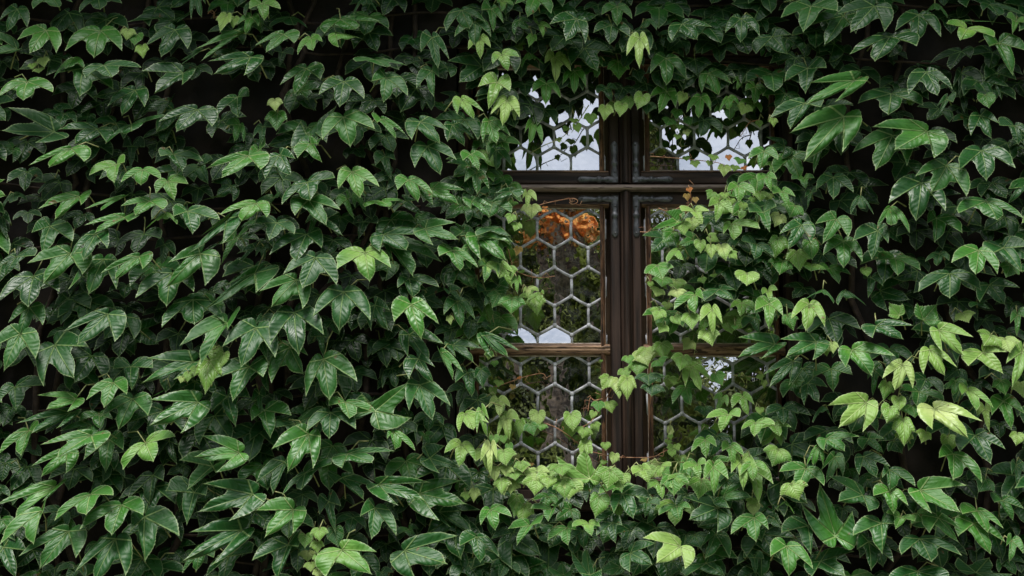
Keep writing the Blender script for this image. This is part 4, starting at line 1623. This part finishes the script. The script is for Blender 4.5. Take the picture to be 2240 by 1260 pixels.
# ------------------------------------------------------------ garden trees opposite, seen mirrored in the panes, plus unseen tall ones added for shade
M_ORANGE = noisy('orange_leaves', (.85, .26, .04), (1.0, .70, .28), 5, .6, .0)
_n = M_ORANGE.node_tree.nodes; _l = M_ORANGE.node_tree.links; _t = _n.new('ShaderNodeBsdfTranslucent'); _t.inputs[0].default_value = (1, .55, .16, 1)
_m = _n.new('ShaderNodeMixShader'); _m.inputs[0].default_value = .45; _l.new(_n['Principled BSDF'].outputs[0], _m.inputs[1]); _l.new(_t.outputs[0], _m.inputs[2]); _l.new(_m.outputs[0], _n['Material Output'].inputs[0])
M_BARK = noisy('tree_bark', (.06, .042, .03), (.22, .16, .11), 9, .9, .02)
M_CROWN = noisy('tree_leaves', (.020, .040, .006), (.34, .38, .07), 2.2, .6, .0)
def tree(x, y, h, rad, z0, seed, label, spike=False, crown=None, group='trees mirrored in the window panes', n=20000, ls=1.0, tr=1.0, topz=None, cl=160):
    r = np.random.RandomState(seed); t = empty('garden_tree', (x, y, 0)); tag(t, label, 'tree', group)
    mb = MB(); top = topz or h * .8
    mb.tube([(0, 0, 0), (.08, 0, h * .3), (-.05, .05, top)], [.22 * tr, .16 * tr, .05 * tr], 8)
    for k in range(9):
        a = r.uniform(0, 6.28); zz = r.uniform(z0 * .9, top * .9); ln = rad * r.uniform(.5, .9)
        mb.tube([(0, 0, zz), (math.cos(a) * ln * .5, math.sin(a) * ln * .5, zz + .3), (math.cos(a) * ln, math.sin(a) * ln, zz + .8)], [.07 * tr, .05 * tr, .02 * tr], 5)
    mb.build('trunk', M_BARK, t, fix=False)
    cc = r.normal(size=(cl, 3)); cc /= np.linalg.norm(cc, axis=1)[:, None]; cc *= r.uniform(.35, 1, (cl, 1)) ** .5
    if spike: cc[:, :2] *= (1 - (cc[:, 2:3] + 1) / 2) * 1.2 + .1
    hz = (h - z0) / 2
    cc = cc * np.array((rad, rad, hz)) + np.array((0, 0, z0 + hz))
    p = cc[r.randint(0, cl, n)] + r.normal(size=(n, 3)) * rad * (.09 if spike or crown else .13)
    p = p[p[:, 2] > z0 * .6]; n = len(p)
    d1 = r.normal(size=(n, 3)); d1 /= np.linalg.norm(d1, axis=1)[:, None]; d2 = np.cross(d1, r.normal(size=(n, 3))); d2 /= np.linalg.norm(d2, axis=1)[:, None]
    s = r.uniform(.06, .14, (n, 1)) * ls; V = np.stack([p - d1 * s, p + d2 * s * .6, p + d1 * s, p - d2 * s * .6], 1).reshape(-1, 3)
    me = bpy.data.meshes.new('crown'); me.vertices.add(len(V)); me.vertices.foreach_set('co', V.astype(np.float32).ravel())
    me.loops.add(4 * n); me.loops.foreach_set('vertex_index', np.arange(4 * n, dtype=np.int32)); me.polygons.add(n)
    me.polygons.foreach_set('loop_start', (np.arange(n) * 4).astype(np.int32)); me.update(calc_edges=True); link('crown', me, crown or M_CROWN, t)
# mirrored viewpoint (0, 5.4, 1.6): what the pane at pixel (px, py) shows at distance y
def mir(px, py, y):
    p = at(px, py, YG); c = np.array((0, 5.4 + 2 * YG, 1.6)); return c + (p - c) * ((y - c[1]) / (p[1] - c[1]))
TREES = [(.6, -19, 430, 1.9, 1.2, 'round dark tree opposite the left half of the window', 0), (2.6, -21, 425, 2.2, 1.0, 'broad dark tree opposite the right half of the window', 0),
         (-2.6, -20, 400, 2.4, 1.0, 'broad tree left of the round one, mirrored by the ivy edge', 0), (6.2, -22, 380, 2.8, 1.0, 'broadest tree to the far right of the garden', 0)]
for i, (x, y, py, rad, z0, lab, sp_) in enumerate(TREES):
    tree(x, y, float(mir(1370, py, y)[2]), rad, z0, i + 1, lab)
sx_ = float(mir(1428, 300, -16)[0]); tree(sx_, -16, float(mir(1428, 230, -16)[2]), .42, 3.0, 9, 'slim pointed conifer rising above the other garden trees', True)

q = mir(1232, 500, -11); tree(float(q[0]), -11, float(q[2]) + .22, .34, float(q[2]) - .12, 31, 'small tree with bright orange autumn leaves, mirrored in the lower left casement', crown=M_ORANGE, n=900, ls=.75, tr=.75, cl=13, topz=float(q[2]) - .14)
SHADE_TREES = [(-7.5, -15, 13, 3.6), (-13, -10, 14, 4.2), (11.5, -15, 13, 3.8), (15, -8, 14, 4.2)]  # unseen trees, added to block the low sky light from both sides
LB = ['unseen tall tree added left of the lawn to block side light', 'unseen tallest tree added at the left end of the house wall to block side light', 'unseen tall tree added right of the lawn to block side light', 'unseen tallest tree added at the right end of the house wall to block side light']
for i, (x, y, h, rad) in enumerate(SHADE_TREES):
    tree(x, y, h, rad, 1.5, 40 + i, LB[i], group='unseen trees added round the garden to block side light', n=16000, ls=2.0, tr=1.6)
